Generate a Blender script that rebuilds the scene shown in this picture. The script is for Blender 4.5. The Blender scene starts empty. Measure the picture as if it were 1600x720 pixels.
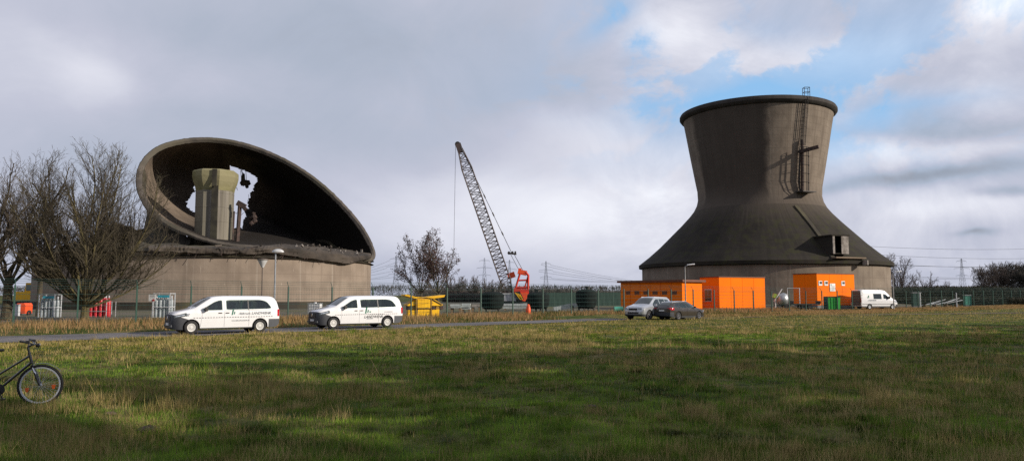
import bpy, bmesh, math, random
import numpy as np
from mathutils import Vector, Matrix, noise as mnoise

random.seed(7)
rng = np.random.default_rng(11)
R = math.radians
SC = bpy.context.scene
COL = SC.collection

# ------------------------------------------------------------------ camera
EYE = 1.95
F = 1200.0
PITCH = math.atan(101 / F)
cp, sp = math.cos(PITCH), math.sin(PITCH)
cam_d = bpy.data.cameras.new('camera')
cam_d.sensor_width = 36
cam_d.lens = 36 * F / 1600
cam_d.clip_end = 20000
cam_d.clip_start = 0.1
cam = bpy.data.objects.new('camera', cam_d)
cam.location = (0, 0, EYE)
cam.rotation_euler = (math.pi / 2 + PITCH, 0, 0)
COL.objects.link(cam)
SC.camera = cam

def ray(px, py):
    a, b = px - 800, 360 - py
    return Vector((a, F * cp - b * sp, F * sp + b * cp))

def at(px, py, Y):                       # the point of a sight line at distance Y
    d = ray(px, py)
    return Vector((0, 0, EYE)) + d * (Y / d.y)

# ------------------------------------------------------------------ terrain
RD = Vector((0.714, 0.700)); RN = Vector((-0.700, 0.714)); R0 = Vector((-21.1, 31.6))
def sm(t):
    t = min(1, max(0, t)); return t * t * (3 - 2 * t)
def road_w(s):                           # road width along its length
    return 6.0 - 2.0 * sm((s + 5) / 45)
def gz(x, y):
    s = (x - R0.x) * RD.x + (y - R0.y) * RD.y
    w = (x - R0.x) * RN.x + (y - R0.y) * RN.y
    rise = 0.32 * sm((y - 75) / 60)
    if w < 0:
        return 0.12 * sm((-w - 0.4) / 9) + rise
    rw = road_w(s)
    return 0.16 * sm((w - rw - 0.4) / 3.5) + rise

def gpt(px, Y):
    x = (px - 800) * Y / (F / cp)
    return Vector((x, Y, gz(x, Y)))

# ------------------------------------------------------------------ materials
def hexc(c):
    return (c[0], c[1], c[2], 1)

def mat(name, c1, c2=None, rough=0.8, scale=2.0, bump=0.0, bscale=None, metal=0.0, coat=0.0,
        stretch=(1, 1, 1), detail=6, c3=None, spec=0.5, contrast=(0.35, 0.65)):
    m = bpy.data.materials.new(name); m.use_nodes = True
    nt = m.node_tree; N = nt.nodes; L = nt.links
    b = N['Principled BSDF']
    b.inputs['Roughness'].default_value = rough
    b.inputs['Metallic'].default_value = metal
    b.inputs['Coat Weight'].default_value = coat
    b.inputs['Coat Roughness'].default_value = 0.05
    b.inputs['Specular IOR Level'].default_value = spec
    b.inputs['Base Color'].default_value = hexc(c1)
    if c2 is None:
        c2 = tuple(v * 0.82 for v in c1)
    tc = N.new('ShaderNodeTexCoord'); mp = N.new('ShaderNodeMapping')
    L.new(tc.outputs['Object'], mp.inputs['Vector']); mp.inputs['Scale'].default_value = stretch
    n = N.new('ShaderNodeTexNoise'); n.inputs['Scale'].default_value = scale; n.inputs['Detail'].default_value = detail
    L.new(mp.outputs['Vector'], n.inputs['Vector'])
    r = N.new('ShaderNodeValToRGB'); L.new(n.outputs['Fac'], r.inputs['Fac'])
    r.color_ramp.elements[0].position = contrast[0]; r.color_ramp.elements[1].position = contrast[1]
    r.color_ramp.elements[0].color = hexc(c1); r.color_ramp.elements[1].color = hexc(c2)
    out = r.outputs['Color']
    if c3 is not None:
        n2 = N.new('ShaderNodeTexNoise'); n2.inputs['Scale'].default_value = scale * 0.23; n2.inputs['Detail'].default_value = 5
        L.new(mp.outputs['Vector'], n2.inputs['Vector'])
        r2 = N.new('ShaderNodeValToRGB'); L.new(n2.outputs['Fac'], r2.inputs['Fac'])
        r2.color_ramp.elements[0].position = 0.45; r2.color_ramp.elements[1].position = 0.62
        mx = N.new('ShaderNodeMixRGB'); L.new(r2.outputs['Color'], mx.inputs['Fac'])
        L.new(out, mx.inputs['Color1']); mx.inputs['Color2'].default_value = hexc(c3)
        out = mx.outputs['Color']
    L.new(out, b.inputs['Base Color'])
    if bump:
        bp = N.new('ShaderNodeBump'); bp.inputs['Strength'].default_value = bump; bp.inputs['Distance'].default_value = 0.1
        nb = N.new('ShaderNodeTexNoise'); nb.inputs['Scale'].default_value = bscale or scale * 4; nb.inputs['Detail'].default_value = 8
        L.new(mp.outputs['Vector'], nb.inputs['Vector'])
        L.new(nb.outputs['Fac'], bp.inputs['Height']); L.new(bp.outputs['Normal'], b.inputs['Normal'])
    return m

def attr_mat(name, rough=0.9, transl=0.38):
    m = bpy.data.materials.new(name); m.use_nodes = True
    nt = m.node_tree; N = nt.nodes; L = nt.links
    b = N['Principled BSDF']; b.inputs['Roughness'].default_value = rough
    b.inputs['Specular IOR Level'].default_value = 0.1
    a = N.new('ShaderNodeAttribute'); a.attribute_name = 'Col'
    L.new(a.outputs['Color'], b.inputs['Base Color'])
    t = N.new('ShaderNodeBsdfTranslucent'); L.new(a.outputs['Color'], t.inputs['Color'])
    mx = N.new('ShaderNodeMixShader'); mx.inputs['Fac'].default_value = transl
    L.new(b.outputs[0], mx.inputs[1]); L.new(t.outputs[0], mx.inputs[2])
    L.new(mx.outputs[0], N['Material Output'].inputs['Surface'])
    return m

def concrete(name, base, dark, light, lift=1.6, streak=1.0, moss=None, dark_arc=None, bump=0.25, zfade=None):
    """board marked concrete with vertical run-off streaks and lift joints; stain = dark angular window on a round wall"""
    m = bpy.data.materials.new(name); m.use_nodes = True
    nt = m.node_tree; N = nt.nodes; L = nt.links
    b = N['Principled BSDF']; b.inputs['Roughness'].default_value = 0.9
    b.inputs['Specular IOR Level'].default_value = 0.2
    tc = N.new('ShaderNodeTexCoord')
    sx = N.new('ShaderNodeSeparateXYZ'); L.new(tc.outputs['Object'], sx.inputs[0])
    at2 = N.new('ShaderNodeMath'); at2.operation = 'ARCTAN2'; L.new(sx.outputs['Y'], at2.inputs[0]); L.new(sx.outputs['X'], at2.inputs[1])
    am = N.new('ShaderNodeMath'); am.operation = 'MULTIPLY'; am.inputs[1].default_value = 18; L.new(at2.outputs[0], am.inputs[0])
    def noise(sc_a, sc_z, scale, det=5, off=0.0):
        c = N.new('ShaderNodeCombineXYZ')
        m1 = N.new('ShaderNodeMath'); m1.operation = 'MULTIPLY_ADD'; m1.inputs[1].default_value = sc_a; m1.inputs[2].default_value = off; L.new(am.outputs[0], m1.inputs[0])
        m2 = N.new('ShaderNodeMath'); m2.operation = 'MULTIPLY'; m2.inputs[1].default_value = sc_z; L.new(sx.outputs['Z'], m2.inputs[0])
        L.new(m1.outputs[0], c.inputs[0]); L.new(m2.outputs[0], c.inputs[1])
        n = N.new('ShaderNodeTexNoise'); n.inputs['Scale'].default_value = scale; n.inputs['Detail'].default_value = det
        L.new(c.outputs[0], n.inputs['Vector']); return n.outputs['Fac']
    def ramp(f, lo, hi):
        r = N.new('ShaderNodeMapRange'); r.inputs[1].default_value = lo; r.inputs[2].default_value = hi; r.interpolation_type = 'SMOOTHSTEP'
        L.new(f, r.inputs[0]); return r.outputs[0]
    def mix(f, a, bcol, k=1.0):
        x = N.new('ShaderNodeMixRGB')
        if k != 1.0:
            q = N.new('ShaderNodeMath'); q.operation = 'MULTIPLY'; q.inputs[1].default_value = k; L.new(f, q.inputs[0]); f = q.outputs[0]
        L.new(f, x.inputs['Fac']); L.new(a, x.inputs['Color1']); x.inputs['Color2'].default_value = hexc(bcol); return x.outputs['Color']
    rgb = N.new('ShaderNodeRGB'); rgb.outputs[0].default_value = hexc(base)
    c = mix(ramp(noise(1, 1, 0.35, 8), 0.35, 0.7), rgb.outputs[0], dark, 0.7)
    c = mix(ramp(noise(1.3, 0.06, 1.0, 6, 9), 0.5, 0.75), c, dark, 0.8 * streak)
    c = mix(ramp(noise(2.4, 0.05, 1.0, 6, 40), 0.56, 0.72), c, light, 0.5 * streak)
    c = mix(ramp(noise(6, 0.5, 1.0, 3, 70), 0.70, 0.78), c, tuple(min(1, v * 1.5) for v in light), 0.8)
    # lift joints
    w = N.new('ShaderNodeMath'); w.operation = 'PINGPONG'; w.inputs[1].default_value = lift / 2; L.new(sx.outputs['Z'], w.inputs[0])
    lj = ramp(w.outputs[0], 0.07, 0.0)
    c = mix(lj, c, dark, 0.65)
    if moss:
        c = mix(ramp(noise(1, 1.4, 0.8, 6, 5), 0.45, 0.68), c, moss, 0.75)
    if dark_arc:
        a0, a1, col = dark_arc  # one span of angle round the wall is darker, with ragged edges
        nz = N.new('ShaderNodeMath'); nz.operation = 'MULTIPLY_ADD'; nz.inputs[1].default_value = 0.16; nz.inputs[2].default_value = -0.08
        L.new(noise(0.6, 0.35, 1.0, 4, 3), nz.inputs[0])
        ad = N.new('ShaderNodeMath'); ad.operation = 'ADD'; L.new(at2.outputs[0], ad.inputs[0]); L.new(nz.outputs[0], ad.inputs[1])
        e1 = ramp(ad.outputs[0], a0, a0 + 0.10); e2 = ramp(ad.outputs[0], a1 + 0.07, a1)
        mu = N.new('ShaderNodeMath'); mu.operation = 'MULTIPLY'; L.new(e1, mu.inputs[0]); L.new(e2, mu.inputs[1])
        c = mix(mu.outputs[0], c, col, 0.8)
    if zfade:                                      # a height over which one deposit gives way to another, ragged by run-off
        z0, z1, col = zfade
        nz = N.new('ShaderNodeMath'); nz.operation = 'MULTIPLY_ADD'; nz.inputs[1].default_value = 5.0; nz.inputs[2].default_value = -2.5
        L.new(noise(2.2, 0.12, 1.0, 6, 21), nz.inputs[0])
        ad = N.new('ShaderNodeMath'); ad.operation = 'ADD'; L.new(sx.outputs['Z'], ad.inputs[0]); L.new(nz.outputs[0], ad.inputs[1])
        c = mix(ramp(ad.outputs[0], z0, z1), c, col, .92)
    L.new(c, b.inputs['Base Color'])
    bp = N.new('ShaderNodeBump'); bp.inputs['Strength'].default_value = bump; bp.inputs['Distance'].default_value = 0.15
    n3 = N.new('ShaderNodeTexNoise'); n3.inputs['Scale'].default_value = 1.2; n3.inputs['Detail'].default_value = 9
    L.new(tc.outputs['Object'], n3.inputs['Vector'])
    L.new(n3.outputs['Fac'], bp.inputs['Height']); L.new(bp.outputs['Normal'], b.inputs['Normal'])
    return m

M = {}
M['wall'] = concrete('weathered_concrete', (.225, .185, .145), (.14, .112, .088), (.31, .27, .225), lift=2.2)
M['wall_ruin'] = concrete('ruin_concrete', (.26, .210, .165), (.165, .13, .102), (.35, .305, .255), lift=2.2)
M['shell'] = concrete('shell_concrete', (.21, .160, .115), (.13, .096, .07), (.26, .21, .16), lift=1.1, dark_arc=(-2.22, -1.62, (.05, .036, .028)))
M['cone'] = concrete('bitumen_cone', (.034, .029, .024), (.017, .015, .012), (.052, .045, .036), lift=1.3, streak=0.9, moss=(.036, .036, .016), zfade=(12.5, 19.5, (.085, .070, .056)))
M['rim'] = concrete('rim_concrete', (.055, .050, .046), (.032, .028, .026), (.085, .075, .066), lift=9)
M['bowl_old'] = mat('dark_shell_concrete', (.042, .030, .023), (.013, .010, .009), 0.95, 0.25, 0.5, 1.2, c3=(.030, .022, .017))
def shaded_shell_mat():  # shell concrete whose inner shade, darkest to the right, is painted into the colour
    m = concrete('shaded_shell', (.18, .142, .110), (.09, .072, .056), (.23, .19, .155), lift=1.2, streak=1.2)
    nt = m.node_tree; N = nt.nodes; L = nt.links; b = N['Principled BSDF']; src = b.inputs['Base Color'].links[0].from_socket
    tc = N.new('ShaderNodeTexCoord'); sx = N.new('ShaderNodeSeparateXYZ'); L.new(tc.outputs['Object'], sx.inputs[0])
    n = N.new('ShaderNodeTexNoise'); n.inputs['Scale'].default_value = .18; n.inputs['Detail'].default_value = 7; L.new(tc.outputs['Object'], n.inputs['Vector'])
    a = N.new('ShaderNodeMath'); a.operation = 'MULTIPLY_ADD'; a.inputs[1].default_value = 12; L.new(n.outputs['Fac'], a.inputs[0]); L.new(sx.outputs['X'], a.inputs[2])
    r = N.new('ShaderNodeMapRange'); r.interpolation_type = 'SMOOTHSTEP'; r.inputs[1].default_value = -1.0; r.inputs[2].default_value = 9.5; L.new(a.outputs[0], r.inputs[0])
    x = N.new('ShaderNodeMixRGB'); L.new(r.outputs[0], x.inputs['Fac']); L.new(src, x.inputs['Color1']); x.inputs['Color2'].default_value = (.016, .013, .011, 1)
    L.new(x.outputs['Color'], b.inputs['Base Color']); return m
M['bowl'] = shaded_shell_mat()
M['ruin_rim'] = mat('broken_rim_concrete', (.105, .088, .072), (.048, .041, .036), 0.9, 0.6, 0.6, 2.0, c3=(.075, .066, .046))
M['mossy'] = mat('mossy_dark_concrete', (.05, .042, .030), (.085, .075, .04), 0.95, 0.7, 0.6, 2.2, c3=(.03, .026, .02))
M['column'] = mat('column_concrete', (.235, .215, .18), (.085, .075, .06), 0.9, 0.8, 0.3, stretch=(3, 3, .12), c3=(.19, .175, .13))
M['column_moss'] = mat('column_moss', (.165, .155, .05), (.095, .088, .038), 0.9, 0.8, 0.3, c3=(.22, .20, .11))
M['column_groove'] = mat('column_groove', (.06, .055, .035), (.03, .027, .02), 0.95, 1)
M['rubble'] = mat('rubble', (.065, .050, .038), (.024, .019, .015), 0.95, 0.9, 0.9, 3, c3=(.10, .082, .064))
M['slabdark'] = mat('weathered_slab', (.050, .039, .030), (.022, .018, .014), 0.95, 0.7, 0.9, 2.5, c3=(.085, .068, .052))
M['pale_rubble'] = mat('pale_rubble', (.34, .31, .28), (.16, .14, .12), 0.95, 1.5, 0.5)
M['rust'] = mat('rusty_steel', (.075, .045, .035), (.03, .022, .02), 0.85, 2, 0.4)
M['steel_dark'] = mat('dark_steel', (.045, .04, .038), (.025, .022, .02), 0.6, 2, metal=0.3)
M['galv'] = mat('galvanised_steel', (.46, .48, .50), (.34, .36, .38), 0.45, 3, metal=0.6)
M['galv_pale'] = mat('pale_galvanised_steel', (.62, .64, .66), (.48, .5, .52), 0.5, 3, metal=0.2)
M['white'] = mat('white_metal', (.78, .78, .78), (.66, .66, .65), 0.5, 2)
M['orange'] = mat('orange_cladding', (.93, .195, .002), (.86, .172, .003), 0.7, 0.5, 0.05, 3, stretch=(1, 1, .4), c3=(.88, .215, .008), spec=.08)
M['orange_joint'] = mat('orange_joint', (.74, .125, .003), (.66, .11, .003), 0.7, 1, spec=.08)
M['orange_trim'] = mat('orange_edge_trim', (.16, .04, .012), (.11, .03, .01), 0.6, 1)
M['plinth'] = mat('grey_plinth', (.22, .22, .23), (.14, .14, .15), 0.9, 2)
M['green'] = mat('green_container_paint', (.03, .42, .05), (.03, .32, .045), 0.5, 2)
M['green_side'] = mat('dark_green_plastic', (.01, .06, .045), (.008, .045, .035), 0.6, 2)
M['teal_cab'] = mat('teal_cabinet_paint', (.05, .26, .19), (.04, .2, .15), 0.5, 2)
M['fence'] = mat('green_fence_coating', (.012, .060, .040), (.010, .045, .03), 0.5, 3)
M['wire'] = mat('fence_wire', (.05, .12, .10), (.04, .09, .08), 0.5, 3, metal=0.2)
M['yellow'] = mat('yellow_machine_paint', (.88, .50, .006), (.78, .42, .006), 0.5, 1.5)
M['yellow_dark'] = mat('dirty_yellow_paint', (.30, .17, .02), (.2, .11, .02), 0.6, 1.5)
M['black'] = mat('black_plastic', (.012, .012, .013), (.02, .02, .02), 0.45, 2)
M['tank'] = mat('black_tank_plastic', (.006, .009, .009), (.012, .017, .015), 0.85, 1.5, spec=0.15)
M['red'] = mat('crane_red_paint', (.62, .045, .02), (.45, .03, .016), 0.45, 1.2)
M['redorange'] = mat('crane_orange_paint', (.85, .10, .02), (.70, .08, .02), 0.5, 1.2)
M['lattice'] = mat('lattice_steel', (.040, .030, .030), (.07, .045, .04), 0.65, 1)
M['pylon'] = mat('pylon_steel', (.10, .12, .15), (.08, .10, .13), 0.7, 0.1)
M['cable'] = mat('cable_metal', (.12, .13, .155), (.10, .11, .13), 0.7, 0.1)
M['asphalt'] = mat('old_asphalt', (.115, .11, .115), (.075, .072, .075), 0.9, 1.2, 0.5, 30, c3=(.15, .14, .14))
M['dirt'] = mat('track_dirt', (.10, .07, .045), (.055, .042, .028), 0.95, 1.5, 0.6, 8)
M['cylred'] = mat('red_gas_cylinder_paint', (.50, .015, .025), (.40, .012, .02), 0.4, 3)
M['cylgrey'] = mat('grey_gas_cylinder_paint', (.36, .40, .42), (.28, .32, .34), 0.35, 3)
M['cyan'] = mat('cyan_panel', (.05, .38, .48), (.04, .3, .4), 0.5, 2)
M['vanwhite'] = mat('white_van_paint', (.80, .80, .81), (.74, .74, .74), 0.3, 0.8, coat=1.0)
M['bumper'] = mat('grey_bumper_plastic', (.035, .038, .045), (.028, .03, .035), 0.55, 3)
M['bumper_rear'] = mat('grey_rear_plastic', (.07, .075, .085), (.06, .065, .07), 0.6, 3)
M['glass'] = mat('dark_car_glass', (.035, .045, .042), (.075, .09, .08), 0.03, 1.1, spec=0.9)  # paler mottling stands for reflections, painted into the glass colour
def tinted(name, tint, k):
    m = bpy.data.materials.new(name); m.use_nodes = True; nt = m.node_tree; N = nt.nodes; L = nt.links
    t = N.new('ShaderNodeBsdfTransparent'); t.inputs['Color'].default_value = hexc(tint)
    g = N.new('ShaderNodeBsdfGlossy'); g.inputs['Roughness'].default_value = .02; g.inputs['Color'].default_value = (.9, .95, .93, 1)
    f = N.new('ShaderNodeFresnel'); gg = N.new('ShaderNodeNewGeometry'); q = N.new('ShaderNodeMath'); q.operation = 'MULTIPLY_ADD'; q.inputs[1].default_value = .645 - 1.55; q.inputs[2].default_value = 1.55; L.new(gg.outputs['Backfacing'], q.inputs[0]); L.new(q.outputs[0], f.inputs['IOR'])
    a = N.new('ShaderNodeMath'); a.operation = 'MULTIPLY_ADD'; a.inputs[1].default_value = 1.1; a.inputs[2].default_value = k; a.use_clamp = True; L.new(f.outputs[0], a.inputs[0])
    mx = N.new('ShaderNodeMixShader'); L.new(a.outputs[0], mx.inputs[0]); L.new(t.outputs[0], mx.inputs[1]); L.new(g.outputs[0], mx.inputs[2])
    L.new(mx.outputs[0], N['Material Output'].inputs['Surface']); return m
M['clearglass'] = tinted('tinted_window_glass', (.66, .74, .70), .03)
M['seatgrey'] = mat('grey_seat_cloth', (.035, .04, .045), (.025, .03, .035), 0.9, 6)
M['tyre'] = mat('tyre_rubber', (.016, .016, .017), (.024, .023, .022), 0.85, 5)
M['cover'] = mat('silver_wheel_cover', (.72, .71, .67), (.6, .6, .57), 0.3, 4, metal=0.1)
M['alloy'] = mat('dull_alloy_wheel', (.20, .20, .21), (.12, .12, .13), 0.4, 4, metal=0.5)
M['silver'] = mat('silver_car_paint', (.48, .50, .53), (.44, .46, .49), 0.28, 1, metal=0.55, coat=1.0)
M['brownpaint'] = mat('brown_grey_car_paint', (.065, .053, .045), (.055, .045, .038), 0.22, 1, metal=0.4, coat=1.0)
M['darkpaint'] = mat('dark_tailgate_paint', (.03, .025, .022), (.025, .02, .018), 0.25, 1, metal=0.3, coat=1.0)
M['taillight'] = mat('tail_light_plastic', (.55, .015, .03), (.45, .01, .02), 0.15, 4)
M['headlight'] = mat('headlight_plastic', (.50, .54, .60), (.2, .22, .26), 0.12, 9)
M['plate'] = mat('number_plate', (.7, .7, .68), (.6, .6, .6), 0.4, 4)
M['lgreen'] = mat('logo_green', (.006, .17, .10), (.006, .14, .085), 0.4, 4)
M['lgrey'] = mat('lettering_grey', (.10, .13, .15), (.09, .11, .13), 0.4, 4)
M['lblack'] = mat('lettering_black', (.02, .02, .022), (.03, .03, .03), 0.4, 4)
M['bark'] = mat('tree_bark', (.060, .046, .030), (.085, .070, .038), 0.95, 3, 0.5, 12)
M['bark_green'] = mat('algae_bark', (.115, .095, .035), (.060, .048, .028), 0.95, 1.2, 0.5, 12)
M['twig'] = mat('twigs', (.062, .048, .037), (.085, .067, .044), 0.95, 0.6)
M['twig_green'] = mat('mossy_twigs', (.078, .064, .036), (.052, .042, .031), 0.95, 0.35)
M['twig_far'] = mat('far_twigs', (.085, .065, .055), (.06, .047, .042), 0.95, 0.3)
M['brown_leaf'] = mat('brown_leaves', (.085, .040, .035), (.05, .026, .024), 0.9, 2)
M['farwood'] = mat('far_wood', (.042, .034, .028), (.028, .026, .02), 0.95, 0.05)
M['hedge_far'] = mat('far_brown_scrub', (.115, .10, .088), (.08, .07, .062), 0.95, 0.2)  # lightened and greyed: distance haze put into the scrub colour
M['hedge'] = mat('dark_hedge', (.045, .042, .024), (.026, .028, .016), 0.95, 0.2)
M['evergreen'] = mat('evergreen', (.03, .045, .02), (.02, .03, .014), 0.95, 0.3)
M['slab'] = mat('pale_concrete_slab', (.40, .44, .43), (.28, .31, .31), 0.9, 1.2, 0.3)
M['wood'] = mat('weathered_wood', (.24, .17, .10), (.15, .10, .06), 0.85, 3, stretch=(1, 1, 6))
M['net'] = mat('green_netting', (.010, .028, .022), (.014, .035, .027), 0.95, 1.2)
M['chrome'] = mat('bright_metal', (.8, .8, .82), (.7, .7, .72), 0.15, 4, metal=1.0)
M['bikeblack'] = mat('black_bike_paint', (.010, .010, .012), (.014, .014, .015), 0.3, 4, coat=0.5)
M['reflector'] = mat('orange_reflector', (.85, .16, .03), (.7, .12, .02), 0.3, 4)
M['lamp'] = mat('pale_lamp_plastic', (.60, .62, .62), (.5, .5, .5), 0.4, 4)
M['lampgrey'] = mat('lamp_post_grey', (.30, .30, .30), (.2, .2, .2), 0.5, 2, metal=0.4)
M['lampbrown'] = mat('lamp_post_brown', (.13, .10, .08), (.09, .07, .06), 0.6, 2)

# ------------------------------------------------------------------ mesh builder
class MB:
    def __init__(s):
        s.v = []; s.f = []; s.m = []; s.mi = 0
    def add(s, vs, fs):
        o = len(s.v); s.v += [tuple(v) for v in vs]
        for f in fs:
            s.f.append(tuple(i + o for i in f)); s.m.append(s.mi)
        return s
    def box(s, c, d, rz=0, rot=None):
        x, y, z = d[0] / 2, d[1] / 2, d[2] / 2
        mm = rot if rot is not None else Matrix.Rotation(rz, 3, 'Z')
        c = Vector(c)
        vs = [c + mm @ Vector((a * x, b * y, e * z)) for e in (-1, 1) for a, b in ((-1, -1), (1, -1), (1, 1), (-1, 1))]
        return s.add(vs, [(3, 2, 1, 0), (4, 5, 6, 7), (0, 1, 5, 4), (1, 2, 6, 5), (2, 3, 7, 6), (3, 0, 4, 7)])
    def tube(s, p0, p1, r0, r1=None, n=6, cap=True):
        if r1 is None: r1 = r0
        p0 = Vector(p0); p1 = Vector(p1); d = p1 - p0
        if d.length < 1e-6: return s
        d.normalize()
        a = d.cross(Vector((0, 0, 1)) if abs(d.z) < 0.9 else Vector((1, 0, 0))).normalized(); b = d.cross(a)
        vs = []
        for p, r in ((p0, r0), (p1, r1)):
            for i in range(n):
                t = 2 * math.pi * i / n
                vs.append(p + a * (r * math.cos(t)) + b * (r * math.sin(t)))
        fs = [(i, (i + 1) % n, n + (i + 1) % n, n + i) for i in range(n)]
        if cap: fs += [tuple(range(n - 1, -1, -1)), tuple(range(n, 2 * n))]
        return s.add(vs, fs)
    def path(s, pts, r, n=6, closed=False):
        rs = r if isinstance(r, (list, tuple)) else [r] * len(pts)
        pts = [Vector(p) for p in pts]; N_ = len(pts); o = []
        vs = []
        prev = None
        for k, p in enumerate(pts):
            if closed: d = pts[(k + 1) % N_] - pts[k - 1]
            else: d = pts[min(k + 1, N_ - 1)] - pts[max(k - 1, 0)]
            d.normalize()
            if prev is None: a = d.cross(Vector((0, 0, 1)) if abs(d.z) < 0.9 else Vector((1, 0, 0))).normalized()
            else:
                a = prev - d * prev.dot(d); a.normalize()
            prev = a; b = d.cross(a)
            for i in range(n):
                t = 2 * math.pi * i / n
                vs.append(p + a * (rs[k] * math.cos(t)) + b * (rs[k] * math.sin(t)))
        fs = []
        for k in range(N_ if closed else N_ - 1):
            k2 = (k + 1) % N_
            fs += [(k * n + i, k * n + (i + 1) % n, k2 * n + (i + 1) % n, k2 * n + i) for i in range(n)]
        if not closed: fs += [tuple(range(n - 1, -1, -1)), tuple((N_ - 1) * n + i for i in range(n))]
        return s.add(vs, fs)
    def lathe(s, prof, n=32, c=(0, 0, 0), axis='Z', a0=0, a1=2 * math.pi, close=False):
        c = Vector(c); full = abs(a1 - a0 - 2 * math.pi) < 1e-6; cols = n if full else n + 1; vs = []
        for i in range(cols):
            t = a0 + (a1 - a0) * i / n
            for r, h in prof:
                if axis == 'Z': vs.append(c + Vector((r * math.cos(t), r * math.sin(t), h)))
                elif axis == 'Y': vs.append(c + Vector((r * math.cos(t), h, r * math.sin(t))))
                else: vs.append(c + Vector((h, r * math.cos(t), r * math.sin(t))))
        P = len(prof); fs = []
        for i in range(n):
            j = (i + 1) % cols
            rngk = range(P if close else P - 1)
            for k in rngk:
                k2 = (k + 1) % P
                fs.append((i * P + k, j * P + k, j * P + k2, i * P + k2))
        return s.add(vs, fs)
    def prism(s, poly, axis_o, ux, uy, depth):       # polygon in plane (ux,uy) at axis_o, extruded by vector depth
        o = Vector(axis_o); ux = Vector(ux); uy = Vector(uy); dv = Vector(depth); n = len(poly)
        a = [o + ux * p[0] + uy * p[1] for p in poly]; vs = a + [p + dv for p in a]
        fs = [tuple(range(n - 1, -1, -1)), tuple(range(n, 2 * n))] + [(i, (i + 1) % n, n + (i + 1) % n, n + i) for i in range(n)]
        return s.add(vs, fs)
    def grid(s, rows, closed=False):
        W = len(rows[0]); vs = [p for r in rows for p in r]; fs = []
        for i in range(len(rows) - 1):
            for j in range(W if closed else W - 1):
                j2 = (j + 1) % W
                fs.append((i * W + j, i * W + j2, (i + 1) * W + j2, (i + 1) * W + j))
        return s.add(vs, fs)
    def build(s, name, mats, parent=None, world=True, smooth=False, fixn=True):
        me = bpy.data.meshes.new(name)
        off = Vector((0, 0, 0))
        if parent is not None and world: 
            q = parent
            while q is not None: off = off + q.location; q = q.parent
        vs = [(v[0] - off.x, v[1] - off.y, v[2] - off.z) for v in s.v]
        me.from_pydata(vs, [], s.f)
        if not isinstance(mats, (list, tuple)): mats = [mats]
        for m_ in mats: me.materials.append(m_)
        if len(mats) > 1: me.polygons.foreach_set('material_index', s.m)
        if fixn:
            bm = bmesh.new(); bm.from_mesh(me); bmesh.ops.recalc_face_normals(bm, faces=bm.faces); bm.to_mesh(me); bm.free()
        if smooth:
            me.polygons.foreach_set('use_smooth', [True] * len(me.polygons))
            me.set_sharp_from_angle(angle=R(35))
        me.update()
        o = bpy.data.objects.new(name, me); COL.objects.link(o)
        if parent is not None: o.parent = parent
        return o

def tag(o, label=None, cat=None, group=None, kind=None):
    if label: o['label'] = label
    if cat: o['category'] = cat
    if group: o['group'] = group
    if kind: o['kind'] = kind
    return o

def thing(name, loc, label, cat, rz=0, group=None):
    o = bpy.data.objects.new(name, None); COL.objects.link(o)
    o.location = loc; o.rotation_euler = (0, 0, rz)
    o.empty_display_size = 0.3
    return tag(o, label, cat, group)

def dup(o, parent=None):
    c = o.copy(); COL.objects.link(c); c.parent = parent
    for ch in list(o.children): dup(ch, c)
    return c

def text(parent, s, size, mtl, loc, rot, shear=0.0, name='lettering', sx=1.0):
    cu = bpy.data.curves.new('t', 'FONT'); cu.body = s; cu.size = size; cu.shear = shear; cu.extrude = 0.001; cu.offset = size * .014
    ob = bpy.data.objects.new('t', cu); COL.objects.link(ob)
    dg = bpy.context.evaluated_depsgraph_get()
    me = bpy.data.meshes.new_from_object(ob.evaluated_get(dg))
    bpy.data.objects.remove(ob)
    me.transform(Matrix.Diagonal((sx, 1, 1, 1)))
    me.materials.clear(); me.materials.append(mtl)
    o = bpy.data.objects.new(name, me); COL.objects.link(o); o.parent = parent
    o.location = loc; o.rotation_euler = rot
    return o

# value noise on arrays
_lat = rng.random((256, 256))
def vn(x, y, s, seed=0):
    x = np.asarray(x) / s + seed * 17.3 + 500; y = np.asarray(y) / s + seed * 9.1 + 500
    xi = np.floor(x).astype(int); yi = np.floor(y).astype(int); fx = x - xi; fy = y - yi
    fx = fx * fx * (3 - 2 * fx); fy = fy * fy * (3 - 2 * fy)
    g = lambda a, b: _lat[a % 256, b % 256]
    return (g(xi, yi) * (1 - fx) + g(xi + 1, yi) * fx) * (1 - fy) + (g(xi, yi + 1) * (1 - fx) + g(xi + 1, yi + 1) * fx) * fy
def fbm(x, y, s, seed=0):
    return (vn(x, y, s, seed) * .5 + vn(x, y, s * .47, seed + 1) * .28 + vn(x, y, s * .21, seed + 2) * .22)
def np_sm(t):
    t = np.clip(t, 0, 1); return t * t * (3 - 2 * t)
def gz_top(x, y):                        # the ground surface with its unevenness
    Z, s, w, rw = gz_np(x, y)
    off = (w < -0.5) | (w > rw + 0.5); near = (np.abs(x) < 130) & (y < 200) & (y > -40)
    bump = (fbm(x, y, 3.0, 3) - .5) * .16 + (vn(x, y, .9, 8) - .5) * .05
    return Z + np.where(near & off, bump, 0), s, w, rw
def gz_np(x, y):
    s = (x - R0.x) * RD.x + (y - R0.y) * RD.y
    w = (x - R0.x) * RN.x + (y - R0.y) * RN.y
    rise = 0.32 * np_sm((y - 75) / 60)
    rw = 6.0 - 2.0 * np_sm((s + 5) / 45)
    a = 0.12 * np_sm((-w - 0.4) / 9); b = 0.16 * np_sm((w - rw - 0.4) / 3.5)
    return np.where(w < 0, a, b) + rise, s, w, rw

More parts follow.
